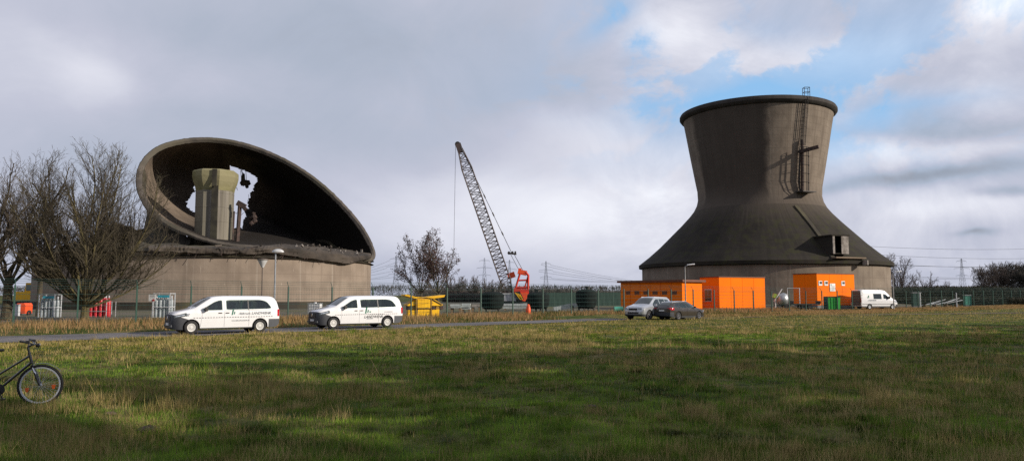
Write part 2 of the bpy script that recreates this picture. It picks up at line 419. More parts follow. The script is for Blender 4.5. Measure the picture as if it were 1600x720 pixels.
# ================================================================== SETTING
def ground():
    ys = np.concatenate([np.linspace(-60, 0, 13)[:-1], np.linspace(0, 30, 76)[:-1], np.linspace(30, 80, 101)[:-1], np.linspace(80, 200, 41)[:-1], np.geomspace(200, 6000, 16)])
    xs = np.concatenate([-np.geomspace(6000, 120, 16)[:-1], np.linspace(-120, -50, 24)[:-1], np.linspace(-50, 60, 221)[:-1], np.linspace(60, 140, 28)[:-1], np.geomspace(140, 6000, 16)])
    ys = np.concatenate([[-600], ys])
    X, Y = np.meshgrid(xs, ys)
    Z, s, w, rw = gz_np(X, Y)
    near = (np.abs(X) < 130) & (Y < 200) & (Y > -40)
    off = (w < -0.5) | (w > rw + 0.5)
    bump = (fbm(X, Y, 3.0, 3) - .5) * .16 + (vn(X, Y, .9, 8) - .5) * .05
    Z = Z + np.where(near & off, bump, 0) - np.where(off, 0, 0.02)
    H, W = X.shape
    me = bpy.data.meshes.new('field')
    idx = np.arange(H * W).reshape(H, W)
    f = np.stack([idx[:-1, :-1], idx[:-1, 1:], idx[1:, 1:], idx[1:, :-1]], -1).reshape(-1, 4)
    me.from_pydata(np.stack([X, Y, Z], -1).reshape(-1, 3).tolist(), [], f.tolist())
    me.polygons.foreach_set('use_smooth', [True] * len(me.polygons))
    m = bpy.data.materials.new('field_ground'); m.use_nodes = True
    nt = m.node_tree; N = nt.nodes; L = nt.links; b = N['Principled BSDF']
    b.inputs['Roughness'].default_value = 0.95; b.inputs['Specular IOR Level'].default_value = 0.1
    tc = N.new('ShaderNodeTexCoord')
    def nz(scale, det=6):
        n = N.new('ShaderNodeTexNoise'); n.inputs['Scale'].default_value = scale; n.inputs['Detail'].default_value = det
        L.new(tc.outputs['Object'], n.inputs['Vector']); return n.outputs['Fac']
    def ramp(f, lo, hi):
        r = N.new('ShaderNodeMapRange'); r.inputs[1].default_value = lo; r.inputs[2].default_value = hi; L.new(f, r.inputs[0]); return r.outputs[0]
    def mix(f, a, c):
        x = N.new('ShaderNodeMixRGB'); L.new(f, x.inputs['Fac']); L.new(a, x.inputs['Color1']); x.inputs['Color2'].default_value = hexc(c); return x.outputs['Color']
    rgb = N.new('ShaderNodeRGB'); rgb.outputs[0].default_value = hexc((.050, .080, .014))
    c = mix(ramp(nz(0.5, 8), 0.42, 0.62), rgb.outputs[0], (.15, .125, .05))
    c = mix(ramp(nz(2.2, 8), 0.45, 0.7), c, (.028, .036, .010))
    c = mix(ramp(nz(0.9, 8), 0.62, 0.74), c, (.045, .032, .02))
    L.new(c, b.inputs['Base Color'])
    bp = N.new('ShaderNodeBump'); bp.inputs['Strength'].default_value = 0.7; bp.inputs['Distance'].default_value = 0.08
    L.new(nz(7, 8), bp.inputs['Height']); L.new(bp.outputs['Normal'], b.inputs['Normal'])
    me.materials.append(m)
    o = bpy.data.objects.new('field', me); COL.objects.link(o); tag(o, kind='structure')
ground()

def strip(name, m, s0, s1, w0, w1, dz, ragged=0.0, n=160):
    mb = MB(); rows = []
    for i in range(n + 1):
        s = s0 + (s1 - s0) * i / n
        row = []
        a = w0(s) if callable(w0) else w0; bb = w1(s) if callable(w1) else w1
        a += ragged * (mnoise.noise(Vector((s * .5, 1, 0)))+.5*mnoise.noise(Vector((s * 2.1, 7, 0)))); bb += ragged * (mnoise.noise(Vector((s * .5, 5, 0)))+.5*mnoise.noise(Vector((s * 1.9, 3, 0))))
        for k in range(7):
            w = a + (bb - a) * k / 6
            p = R0 + RD * s + RN * w
            row.append((p.x, p.y, gz(p.x, p.y) + dz))
        rows.append(row)
    mb.grid(rows); o = mb.build(name, m, smooth=True); tag(o, kind='structure'); return o
strip('road', M['asphalt'], -40, 44.5, 0.0, lambda s: road_w(s), 0.01, 0.22)
strip('track', M['dirt'], 47, 130, lambda s: -.8 - .42 * (s - 44), lambda s: 1.2 - .40 * (s - 44), 0.03, 0.5)

# yard of gravel and worn earth behind the fence
FA = 46.0
def fence_pt(n):
    c, b = 0.04206, 70.8
    Y = FA * (1 + c * n); X = (-777 + b * n) * FA / (F / cp)
    return Vector((X, Y, gz(X, Y)))
F0 = fence_pt(0); FD = (fence_pt(10) - F0); FD.z = 0; FD.normalize(); FN = Vector((-FD.y, FD.x, 0))
FSTEP = (fence_pt(1) - fence_pt(0)).length
def yard():
    mb = MB(); rows = []
    for i in range(121):
        t = -70 + 290 * i / 120; row = []
        for k in range(41):
            o_ = 3.5 + 1.6 * mnoise.noise(Vector((t * .25, 0, 0))) + k * 2.1
            x, y = F0.x + FD.x * t + FN.x * o_, F0.y + FD.y * t + FN.y * o_
            row.append((x, y, gz(x, y) + (.10 if k else -.1)))
        rows.append(row)
    mb.grid(rows)
    m = mat('yard_gravel', (.115, .095, .070), (.075, .066, .045), 0.95, .35, .6, 9, c3=(.075, .078, .030))
    tag(mb.build('yard_ground', m, smooth=True), kind='structure')
yard()

# ------------------------------------------------------------------ grass
def blades(name, X, Y, Z, H, W, C, lean=0.35, kind='stuff', segs=1):
    n = len(X)
    ang = rng.random(n) * 2 * np.pi
    la = rng.random(n) * 2 * np.pi; ll = rng.random(n) ** 1.5 * lean * H * 1.5
    dx, dy = np.cos(ang) * W / 2, np.sin(ang) * W / 2
    tx, ty = X + np.cos(la) * ll, Y + np.sin(la) * ll
    v = np.empty((n, 3, 3), np.float32)
    v[:, 0] = np.stack([X - dx, Y - dy, Z - .02], -1)
    v[:, 1] = np.stack([X + dx, Y + dy, Z - .02], -1)
    v[:, 2] = np.stack([tx, ty, Z + H], -1)
    me = bpy.data.meshes.new(name)
    me.vertices.add(n * 3); me.vertices.foreach_set('co', v.reshape(-1))
    me.loops.add(n * 3); me.loops.foreach_set('vertex_index', np.arange(n * 3, dtype=np.int32))
    me.polygons.add(n); me.polygons.foreach_set('loop_start', np.arange(0, n * 3, 3, dtype=np.int32))
    me.update(calc_edges=True)
    ca = me.color_attributes.new('Col', 'FLOAT_COLOR', 'POINT')
    cc = np.ones((n, 3, 4), np.float32); cc[:, :, :3] = C[:, None, :]
    ca.data.foreach_set('color', cc.reshape(-1))
    me.materials.append(M['grassmat'])
    o = bpy.data.objects.new(name, me); COL.objects.link(o)
    return o
M['grassmat'] = attr_mat('grass_blades')

def mixc(a, b, t):
    return np.array(a)[None] * (1 - t[:, None]) + np.array(b)[None] * t[:, None]

def field_grass(n, dmin, dmax, p):
    u = rng.random(n); q = 1 - p
    D = (dmin ** q + u * (dmax ** q - dmin ** q)) ** (1 / q)
    ph = (rng.random(n) - .5) * 2 * R(43)
    X = D * np.tan(ph); Y = D
    Z, s, w, rw = gz_top(X, Y)
    beyond = w - rw
    # keep the camera side of the road, and all the rough ground right of its end
    fd = (X - F0.x) * FN.x + (Y - F0.y) * FN.y          # distance behind the fence
    edge = -0.05 + (vn(X, Y, .8, 5) - .5) * .7
    keep = (w < edge) | ((s > 46) & (fd < 1.5) & (w < -2.2 - .42 * (s - 44) + 0.5)) | ((s > 46) & (fd < -1))
    st = fbm(X, Y, 5.0, 20); st2 = fbm(X, Y, 1.3, 30)
    lit = np_sm((Y - (29.6 + .667 * X) + 2) / 8)        # sunlit side of the shade edge; its yellower tone is painted into the blades
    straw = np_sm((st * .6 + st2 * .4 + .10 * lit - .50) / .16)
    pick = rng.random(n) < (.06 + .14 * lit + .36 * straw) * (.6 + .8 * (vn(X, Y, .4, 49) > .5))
    tall = np_sm((st2 - .56) / .15) * straw
    H = np.where(pick, .04 + rng.random(n) * .06 + tall * rng.random(n) * .20, .025 + rng.random(n) * .05)
    H *= (1 + (rng.random(n) < .03)) * (.55 + .9 * vn(X, Y, .45, 52))
    W = np.maximum(.005, .00085 * D) * (0.7 + .6 * rng.random(n))
    tone = (.30 + .8 * vn(X, Y, 1.7, 41) + 1.2 * (vn(X, Y, .36, 43) - .35) + .9 * (vn(X, Y, .15, 47) - .5)).clip(.10, 3)
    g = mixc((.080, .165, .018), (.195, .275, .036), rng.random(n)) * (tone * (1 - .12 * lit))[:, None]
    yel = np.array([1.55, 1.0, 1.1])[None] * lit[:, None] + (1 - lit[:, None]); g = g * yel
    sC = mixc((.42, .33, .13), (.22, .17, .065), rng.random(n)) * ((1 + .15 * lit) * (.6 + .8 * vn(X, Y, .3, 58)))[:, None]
    C = np.where(pick[:, None], sC, g)
    bare = (fbm(X, Y, 2.1, 60) > .69) & (rng.random(n) < .8)
    keep &= ~bare
    k = keep
    return X[k], Y[k], Z[k], H[k], W[k], C[k]
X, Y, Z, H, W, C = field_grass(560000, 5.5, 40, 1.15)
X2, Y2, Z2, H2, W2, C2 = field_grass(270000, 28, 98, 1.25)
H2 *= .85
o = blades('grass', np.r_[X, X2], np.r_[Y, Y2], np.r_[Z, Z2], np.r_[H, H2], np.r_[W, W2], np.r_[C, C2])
tag(o, 'short mixed green and straw coloured grass covering the field', 'grass', kind='stuff')

def verge(n):
    t = rng.random(n) ** .8 * 190 - 22
    off = -12 + rng.random(n) * 18                     # across: before and behind the fence
    X = F0.x + FD.x * t + FN.x * off; Y = F0.y + FD.y * t + FN.y * off
    Z, s, w, rw = gz_top(X, Y)
    keep = (w > rw + .25 * rng.random(n)) & (Y > 30) & ((w < rw + 9) | (off > -5)) | ((s > 46) & (w > 2.5 - .40 * (s - 44)))
    keep &= ~((s > 40) & (s < 52) & (off < -2.2))
    d = fbm(X, Y, 1.6, 70); d2 = fbm(X, Y, 6, 75)
    far = np_sm((Y - 80) / 30)
    nearroad = np_sm((w - rw) / 1.6)
    H = (.10 + .50 * rng.random(n) ** 1.3 * (.35 + d * 1.1)) * (.35 + .65 * nearroad) * (1 - .25 * far) * np.where(off > 1, .6, 1)
    t2 = rng.random(n)
    C = mixc((.46, .31, .15), (.27, .155, .07), t2)
    gr = (rng.random(n) < .12 + .5 * np_sm((d2 - .52) / .1)) 
    C = np.where(gr[:, None], mixc((.07, .085, .02), (.13, .12, .035), t2), C)
    W = np.maximum(.008, .0009 * Y) * (.7 + .6 * rng.random(n))
    k = keep
    return X[k], Y[k], Z[k], H[k], W[k], C[k]
o = blades('dry_grass', *verge(120000), lean=.45)
tag(o, 'tall dry straw coloured grass along the fence and the road', 'grass', kind='stuff')

# clumps of longer straw standing out of the sward
def clumps(nc, per):
    u = rng.random(nc); D = (7.5 ** -.3 + u * (45 ** -.3 - 7.5 ** -.3)) ** (1 / -.3); ph = (rng.random(nc) - .5) * 2 * R(36)
    cx, cy = D * np.tan(ph), D
    ok = fbm(cx, cy, 5.0, 20) * .6 + fbm(cx, cy, 1.3, 30) * .4 > .46
    cx, cy, D = cx[ok], cy[ok], D[ok]; k = len(cx)
    r = rng.normal(size=(k, per, 2)) * (.07 + .10 * rng.random((k, 1, 1)))
    X = (cx[:, None] + r[..., 0]).ravel(); Y = (cy[:, None] + r[..., 1]).ravel(); Z, s, w, rw = gz_top(X, Y)
    hh = np.repeat(.08 + .17 * rng.random(k) ** 1.6, per); H = hh * (.5 + .7 * rng.random(k * per))
    tone = np.repeat(rng.random(k), per); gr = np.repeat(rng.random(k) < .45, per)
    C = mixc((.50, .39, .18), (.26, .19, .08), tone); G = mixc((.06, .12, .012), (.14, .20, .025), tone)
    C = np.where(gr[:, None], G, C) * rng.uniform(.75, 1.2, (k * per, 1))
    W = np.maximum(.004, .0006 * np.repeat(D, per)) * rng.uniform(.7, 1.3, k * per)
    m = w < -.2
    return X[m], Y[m], Z[m], H[m], W[m], C[m]
o = blades('grass_clumps', *clumps(5200, 34), lean=.7)
tag(o, 'clumps of longer straw coloured and green grass in the near field', 'grass', kind='stuff')

# single tall dead stalks in the field
def stalks():
    n = 260
    D = 9 + rng.random(n) ** .7 * 30; ph = (rng.random(n) - .5) * 2 * R(34)
    X = D * np.tan(ph); Y = D; Z, s, w, rw = gz_top(X, Y)
    k = w < -1
    C = mixc((.34, .27, .15), (.16, .10, .06), rng.random(n))
    return X[k], Y[k], Z[k], (.3 + .35 * rng.random(n))[k], (np.maximum(.008, .0007 * D))[k], C[k]
o = blades('dead_stalks', *stalks(), lean=.6)
tag(o, 'scattered dead plant stalks standing above the short grass', 'dead stalks', kind='stuff')

# molehills / clods of dark soil
def clods():
    mb = MB()
    spots = [(240, 655), (500, 712), (400, 706), (1290, 560), (1390, 700), (925, 655), (180, 632), (1130, 575), (620, 640)] + [(random.uniform(0, 1600), random.uniform(560, 715)) for _ in range(10)]
    for px, py in spots:
        D = (EYE - .2) * 1200 / (py - 461); p = gpt(px, D)
        r = random.uniform(.06, .16); n = 9
        rows = []
        for k in range(5):
            a = k / 4 * math.pi / 2
            rows.append([(p.x + r * math.cos(a) * math.cos(t) * (1 + .3 * mnoise.noise(Vector((t * 2, k, px)))), p.y + r * math.cos(a) * math.sin(t), p.z - .03 + r * .42 * math.sin(a) * (1 + .5 * mnoise.noise(Vector((t, k * 2, py))))) for t in [2 * math.pi * i / n for i in range(n)]])
        mb.grid(rows, closed=True)
    tag(mb.build('soil_clods', M['dirt']), 'small heaps of dark bare soil scattered in the grass', 'soil', kind='stuff')
clods()
# ================================================================== COOLING TOWER (standing)
TA, TD = R(17.92), 147.0
TC = Vector((TD * math.sin(TA), TD * math.cos(TA), 0.30))
def rz_from_px(px, py, ang, dist):
    d = ray(px, py); h = math.hypot(d.x, d.y); a = math.atan2(d.x, d.y) - ang
    return dist * math.sin(abs(a)), EYE + d.z / h * dist * math.cos(a)
TP = [rz_from_px(px, py, TA, TD) for px, py in [(998.5, 415), (1014, 403), (1031, 388), (1050, 369), (1064, 355), (1077, 341), (1084, 332), (1088.5, 323), (1090.5, 314), (1089.5, 300), (1086, 284), (1081.5, 262), (1077, 240), (1072.5, 217), (1068.5, 197)]]
ZOFF = TC.z
tower = thing('cooling_tower', TC, 'intact concrete cooling tower with dark conical skirt and flared top, standing behind the orange buildings', 'cooling tower')
def lz(prof): return [(r, z - ZOFF) for r, z in prof]
eave_r, eave_z = TP[0]
def hit(px, py, prof=TP, c=TC):
    d = ray(px, py).normalized(); o = Vector((0, 0, EYE)); t = 70
    while t < 220:
        p = o + d * t; r = math.hypot(p.x - c.x, p.y - c.y); z = p.z
        if z <= prof[0][1]: pr = prof[0][0]
        else:
            pr = prof[-1][0]
            for (r0, z0), (r1, z1) in zip(prof, prof[1:]):
                if z0 <= z <= z1: pr = r0 + (r1 - r0) * (z - z0) / (z1 - z0); break
        if r <= pr: return p
        t += .03
    return p
def _ang(px, py):
    p = hit(px, py); return math.atan2(p.y - TC.y, p.x - TC.x)
n = 160
MB().lathe([(eave_r - .55, -.6), (eave_r - .55, eave_z - ZOFF - .15)], n).build('wall', M['wall'], tower, world=False, smooth=True)
MB().lathe(lz([(eave_r - .58, eave_z - .75), (eave_r + .02, eave_z - .62), (eave_r + .05, eave_z - .05)] + TP[1:7]), n).build('cone_roof', M['cone'], tower, world=False, smooth=True)
up = TP[6:]
MB().lathe(lz(up + [(up[-1][0] + .25, up[-1][1] + .9), (up[-1][0] - .2, up[-1][1] + .95)] + [(r - .45, z) for r, z in reversed(up)]), n).build('flared_shell', concrete('shell_concrete', (.205, .168, .132), (.125, .100, .078), (.27, .235, .19), lift=1.1, zfade=(21.5, 16.5, (.085, .070, .056)), dark_arc=(_ang(1110, 250) - .30, _ang(1200, 250) - .05, (.050, .041, .034))), tower, world=False, smooth=True)
rr, rzz = TP[-1]
MB().lathe(lz([(rr - .3, rzz + .35), (rr + .10, rzz + .35), (rr + .55, rzz + .66), (rr + .76, rzz + .95), (rr + .76, rzz + 1.32), (rr + .6, rzz + 1.62), (rr - .5, rzz + 1.62), (rr - .5, rzz + .5)]), n, close=True).build('rim', M['rim'], tower, world=False, smooth=True)

def outn(p, c=TC):
    v = Vector((p.x - c.x, p.y - c.y, 0)); return v.normalized()
# caged ladder up the shell
p_lo = hit(1251, 300); p_mid = hit(1251, 232); p_top = hit(1256, 166)
def ladder(name, pa, pb, w, cage_r, parent, cage=True, hoops=1.0, r=.045):
    na, nb = outn(pa), outn(pb); ta = Vector((-na.y, na.x, 0))
    mb = MB(); a0 = pa + na * .25; b0 = pb + nb * .25
    for sgn in (-1, 1): mb.tube(a0 + ta * sgn * w / 2, b0 + ta * sgn * w / 2, r, n=4)
    L_ = (b0 - a0).length; k = int(L_ / .6)
    for i in range(k): 
        q = a0.lerp(b0, (i + .5) / k); mb.tube(q - ta * w / 2, q + ta * w / 2, r * .6, n=4)
    mb.build(name, M['steel_dark'], parent)
    if cage:
        mb = MB(); kk = int(L_ / hoops); cols = []
        for i in range(kk + 1):
            q = a0.lerp(b0, i / kk); pts = []
            for j in range(7):
                t = -R(105) + R(210) * j / 6
                pts.append(q + na * (cage_r * (.35 + .65 * math.cos(t * .8)) * 1.25) + ta * (cage_r * math.sin(t)))
            mb.path(pts, r * .75, 4); cols.append(pts)
        for j in (0, 2, 3, 4, 6):
            mb.path([c_[j] for c_ in cols], r * .7, 4)
        mb.build('ladder_cage', M['steel_dark'], parent)
ladder('ladder', p_lo, p_mid, .75, .95, tower, hoops=1.25, r=.07)
ladder('ladder', p_mid + Vector((0, 0, .5)), p_top + Vector((0, 0, 1)), .55, .5, tower, hoops=1.5, r=.045)
# landing under the ladder, the post and the jib beam
nn = outn(p_lo); tt = Vector((-nn.y, nn.x, 0)); az = math.atan2(nn.y, nn.x)
MB().box(p_lo + nn * .9 + tt * .3 - Vector((0, 0, .1)), (1.9, 2.8, .16), az).build('landing', M['steel_dark'], tower)
pm = hit(1250.5, 228)
mb = MB(); mb.tube(p_lo + nn * .5 - tt * .1, hit(1250, 219) + nn * .55, .26, n=4); mb.build('beam_post', M['rust'], tower)
a = hit(1247, 238) + nn * .2; mb = MB(); jb = a + (nn * .75 + Vector((.66, -.1, 0))).normalized() * 3.3 + Vector((0, 0, .5))
dd = (jb - a); mb.box((a + jb) / 2, (dd.length, .45, .55), rot=dd.to_track_quat('X', 'Z').to_matrix()); mb.build('jib_beam', M['rust'], tower)
# railing stub above the rim at the ladder head
pt = hit(1257, 160); q = pt + outn(pt) * .5; q.z = TP[-1][1] + 1.5
mb = MB()
for dx in (-.45, .45):
    for dy in (-.4, .4): mb.tube(q + Vector((dx, dy, -.4)), q + Vector((dx, dy, 1.5)), .05, n=4)
for z in (.7, 1.5):
    for a_, b_ in (((-.45, -.4), (.45, -.4)), ((.45, -.4), (.45, .4)), ((.45, .4), (-.45, .4)), ((-.45, .4), (-.45, -.4))):
        mb.tube(q + Vector((a_[0], a_[1], z)), q + Vector((b_[0], b_[1], z)), .045, n=4)
mb.build('head_railing', M['steel_dark'], tower)
# raised duct running down the cone to the box
CONEP = TP[:8]
pts = [hit(px, py, TP) for px, py in [(1243, 322), (1253, 334), (1266, 350), (1281, 370), (1293, 388), (1301, 403)]]
mb = MB(); rows = []
for p in pts:
    n_ = outn(p); t_ = Vector((-n_.y, n_.x, 0)); 
    rows.append([p + t_ * a_ + (n_ * .7 + Vector((0, 0, .7))) * b_ for a_, b_ in ((-.35, -.2), (-.32, .22), (.32, .22), (.35, -.2))])
mb.grid(rows); mb.build('roof_duct', M['mossy'], tower)
pb = hit(1306, 397); nb = outn(pb); tb = Vector((-nb.y, nb.x, 0)); azb = math.atan2(nb.y, nb.x)
base = pb + nb * .2
mb = MB(); bc = base - nb * 2.0 + tb * .1; W_, Hh = 3.0, 2.75; dep = 5.6
for sgn in (-1, 1): mb.box(bc + tb * sgn * (W_ / 2 - .1) + Vector((0, 0, Hh / 2)), (dep, .2, Hh), azb)
mb.box(bc + Vector((0, 0, Hh + .13)), (dep + .3, W_ + .3, .22), azb); mb.box(bc - nb * 2.5 + Vector((0, 0, Hh / 2)), (.15, W_ - .42, Hh - .1), azb)
mb.box(bc + Vector((0, 0, .05)), (dep, W_ - .42, .14), azb)
mb.build('roof_box', M['cone'], tower)
fr = bc + nb * (dep / 2 + .06)
MB().box(fr - tb * (W_ / 2 - .25) + Vector((0, 0, Hh / 2)), (.1, .35, Hh), azb).build('box_jamb', M['pale_rubble'], tower)
MB().box(fr + tb * (W_ / 2 - .72) + Vector((0, 0, Hh / 2)), (.1, 1.3, Hh), azb).build('box_shutter', M['pale_rubble'], tower)
ldg = hit(1330, 403); nl = outn(ldg); 
MB().box(ldg + nl * .2 + Vector((0, 0, .0)) + Vector((-.8, 0, 0)), (1.8, 6.0, .22), math.atan2(nl.y, nl.x)).build('roof_ledge', M['shell'], tower)
pbk = hit(1347, 406); MB().box(pbk + outn(pbk) * .6 - Vector((0, 0, .45)), (.9, .25, .7), math.atan2(outn(pbk).y, outn(pbk).x)).build('ledge_bracket', M['pale_rubble'], tower)

# ================================================================== COLLAPSED TOWER
RA, RDI = R(-21.2), 116.0
RC = Vector((RDI * math.sin(RA), RDI * math.cos(RA), 0.1))
RR = RDI * math.sin(R(10.8))
WZ = 6.75
ruin = thing('collapsed_cooling_tower', RC, 'collapsed concrete cooling tower with its broken shell tipped open towards the field', 'cooling tower')
MB().lathe([(RR - .1, -.5), (RR + .04, -.5), (RR + .05, 1.05), (RR - .1, 1.1)], 150).build('wall_foot', M['mossy'], ruin, world=False, smooth=True)
MB().lathe([(RR, -.5), (RR, WZ - .1), (RR - .5, WZ - .1), (RR - .5, -.5)], 150).build('wall', M['wall_ruin'], ruin, world=False, smooth=True)
# what is left of the conical roof
rows = []
for i in range(151):
    t = 2 * math.pi * i / 150
    front = max(0, math.cos(t - math.atan2(-RC.y, -RC.x)))
    left = max(0, math.cos(t - math.atan2(-.3, -1)))
    depth = 4.5 - 2.6 * front + 2.6 * left
    jag = mnoise.noise(Vector((i * .35, 3, 0))) * .9 * (1 if i % 150 else 0)
    ri = RR + .45 - depth + jag
    back = max(0, -math.cos(t - math.atan2(-RC.y, -RC.x)))
    zi = WZ + (.42 + .46 * sm(back * 2)) * (1 - .12 * left) * (RR + .45 - ri)
    row = []
    for k in range(9):
        f = k / 8; r = RR + .45 - (RR + .45 - ri) * f
        row.append((r * math.cos(t), r * math.sin(t), WZ + (zi - WZ) * f + .16 * mnoise.noise(Vector((i * .5, k * .9, 1)))))
    row += [(ri * math.cos(t), ri * math.sin(t), zi - .45), ((RR + .4) * math.cos(t), (RR + .4) * math.sin(t), WZ - .5)]
    rows.append(row)
MB().grid(rows).build('roof_remains', M['mossy'], ruin, world=False, smooth=True)

RIM = [(218, 285, 99), (224, 257, 101), (247, 234, 104), (283, 222.5, 107), (325, 219.5, 109), (370, 225, 110), (415, 239, 111), (460, 261, 111), (500, 289, 111), (535, 322, 111), (562, 354, 110), (579, 384, 109), (583, 400, 108), (574, 405, 106), (540, 399, 102), (490, 391, 99), (440, 387, 97), (380, 385, 95), (330, 377, 94.5), (290, 363, 94.5), (262, 350, 95), (240, 332, 96), (225, 310, 97.5)]
rim = [at(*p) for p in RIM]
def crom(P, n):
    out = []; m = len(P)
    for i in range(m):
        p0, p1, p2, p3 = P[i - 1], P[i], P[(i + 1) % m], P[(i + 2) % m]
        for k in range(n):
            t = k / n
            out.append(0.5 * ((2 * p1) + (p2 - p0) * t + (2 * p0 - 5 * p1 + 4 * p2 - p3) * t * t + (3 * p1 - p0 - 3 * p2 + p3) * t ** 3))
    return out
KR = 14; rimc = crom(rim, KR); NR = len(rimc)
pole = at(372, 318, 128); RCEN = sum(rim, Vector()) / len(rim)
def bowl_pt(i, a):
    p = rimc[i % NR]
    lat = math.cos(a * math.pi / 2) ** .75 if a < 1 else 0
    dep = math.sin(a * math.pi / 2)
    axis = pole - RCEN
    q = RCEN + (p - RCEN) * lat + axis * dep
    return q
NA = 84
HOLE_R = [(358, 258), (380, 266), (392, 271), (403, 279), (400, 286), (396, 290), (395, 297), (391, 302), (392, 309), (388, 314), (390, 322), (384, 329), (386, 338), (381, 344), (380, 356), (358, 356)]
HOLE_L = [(290, 322), (293, 317), (291, 312), (297, 308), (300, 300), (304, 298), (302, 291), (312, 286), (320, 318), (314, 336), (301, 330)]
def inside(x, y, P):
    c = False; j = len(P) - 1
    for i in range(len(P)):
        if (P[i][1] > y) != (P[j][1] > y) and x < (P[j][0] - P[i][0]) * (y - P[i][1]) / (P[j][1] - P[i][1]) + P[i][0]: c = not c
        j = i
    return c
def proj(p):
    d = p - Vector((0, 0, EYE)); yc = d.y * cp + d.z * sp; zc = -d.y * sp + d.z * cp
    return 800 + F * d.x / yc, 360 - F * zc / yc
# the gap torn in the back of the shell, as a patch of the shell's own surface
vs = [bowl_pt(i, a / NA) for a in range(NA + 1) for i in range(NR)]
prj = [proj(v) for v in vs]
fs = []
for a in range(NA):
    for i in range(NR):
        j = (i + 1) % NR; f = (a * NR + i, a * NR + j, (a + 1) * NR + j, (a + 1) * NR + i)
        cx = sum(prj[k][0] for k in f) / 4; cy = sum(prj[k][1] for k in f) / 4; jv = mnoise.noise_vector(Vector((cx * .35, cy * .35, 0))) * 1.6 + mnoise.noise_vector(Vector((cx * 1.1, cy * 1.1, 5))) * 1.1; cx += jv.x; cy += jv.y
        if inside(cx, cy, HOLE_R) or inside(cx, cy, HOLE_L): continue
        fs.append(f)
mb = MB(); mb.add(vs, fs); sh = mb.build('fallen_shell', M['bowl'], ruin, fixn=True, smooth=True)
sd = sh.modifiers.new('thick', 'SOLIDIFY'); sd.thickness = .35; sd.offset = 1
# thick broken rim of the shell
rows = []
ax = (pole - RCEN).normalized()
for i in range(NR):
    p = rimc[i]; tan = (rimc[(i + 1) % NR] - rimc[i - 1]).normalized(); o_ = tan.cross(ax).normalized()
    if o_.dot(p - RCEN) < 0: o_ = -o_
    jn = .07 * mnoise.noise(Vector((i * .6, 0, 2))); fl = .75 if RIM[(i // KR) % len(RIM)][1] > 375 else 1.0
    rows.append([p + o_ * (x_ * fl + jn) + ax * y_ for x_, y_ in ((-.28, -.05), (.08, -.24), (.38, -.14), (.48, .3), (.45, 1.1), (.05, 1.2), (-.3, .5))])
rows.append(rows[0])
MB().grid(rows, closed=True).build('broken_rim', M['ruin_rim'], ruin, smooth=True)
# outer face of the shell falling to the roof on the left
seq = [i for i in range(NR)]
li = [int(k) for k in range(KR * 19, NR, 2)] + [k for k in range(0, int(KR * 1.3), 2)]
rows = []
for j, i in enumerate(li):
    p = rimc[i % NR] + ax * .9; t = j / (len(li) - 1)
    foot = at(282 - 72 * t, 384, 95.5 + 7.5 * t)
    foot.z = 7.4
    p = p + Vector((-.3, .2, 0))
    rows.append([p.lerp(foot, k / 7) + Vector((.6 * math.sin(k / 7 * math.pi), 1.0 * math.sin(k / 7 * math.pi), 0)) + .25 * mnoise.noise_vector(Vector((j * .3, k, 0))) * (1 if 0 < k < 7 else 0) for k in range(8)])
MB().grid(rows).build('shell_neck', M['mossy'], ruin, smooth=True)
# crumpled slab that slid over the wall top
def circ(px, r, py=None):                                # front of the wall circle on a sight line
    d = ray(px, py or 400); dh = Vector((d.x, d.y)).normalized(); c = Vector((RC.x, RC.y))
    b = dh.dot(c); disc = b * b - (c.length_squared - r * r)
    if disc < 0: t = b
    else: t = b - math.sqrt(disc)
    return Vector((dh.x * t, dh.y * t))
import bisect
def interp(tab, x):
    xs = [t[0] for t in tab]; k = max(1, min(len(xs) - 1, bisect.bisect(xs, x))); a, b = tab[k - 1], tab[k]
    f = max(0, min(1, (x - a[0]) / (b[0] - a[0]))); return a[1] + (b[1] - a[1]) * f
TOPY = [(232, 384), (262, 384), (330, 385), (380, 386), (420, 383), (450, 382), (500, 385), (545, 390), (582, 396)]
BOTY = [(232, 393), (300, 394), (380, 396), (430, 396), (452, 398), (480, 403), (510, 408), (540, 411.5), (562, 409), (582, 403)]
rows = []
for px in range(232, 583, 3):
    po = circ(px, RR + .75); pi_ = circ(px, RR - 2.6)
    ty, by = interp(TOPY, px), interp(BOTY, px)
    zo = at(px, by, po.y).z; zi = at(px, ty, pi_.y).z
    zm = at(px, ty * .45 + by * .55, po.y).z
    row = []
    for k in range(9):
        f = k / 8
        if f < .35: x_, y_ = po.x, po.y; z_ = zo + (zm - zo) * f / .35
        else:
            g = (f - .35) / .65; x_, y_ = po.x + (pi_.x - po.x) * g, po.y + (pi_.y - po.y) * g; z_ = zm + (zi - zm) * g
        nv = mnoise.noise_vector(Vector((px * .05, k * .5, 4))) + .35 * mnoise.noise_vector(Vector((px * .3, k * .9, 9)))
        row.append((x_ + nv.x * .25, y_ + nv.y * .35, z_ + nv.z * .17 + .2 * math.sin(f * math.pi)))
    rows.append(row)
rb = MB(); rb.grid(rows); o = rb.build('crumpled_roof_slab', M['slabdark'], ruin)
sd = o.modifiers.new('t', 'SOLIDIFY'); sd.thickness = .4; sd.offset = -1
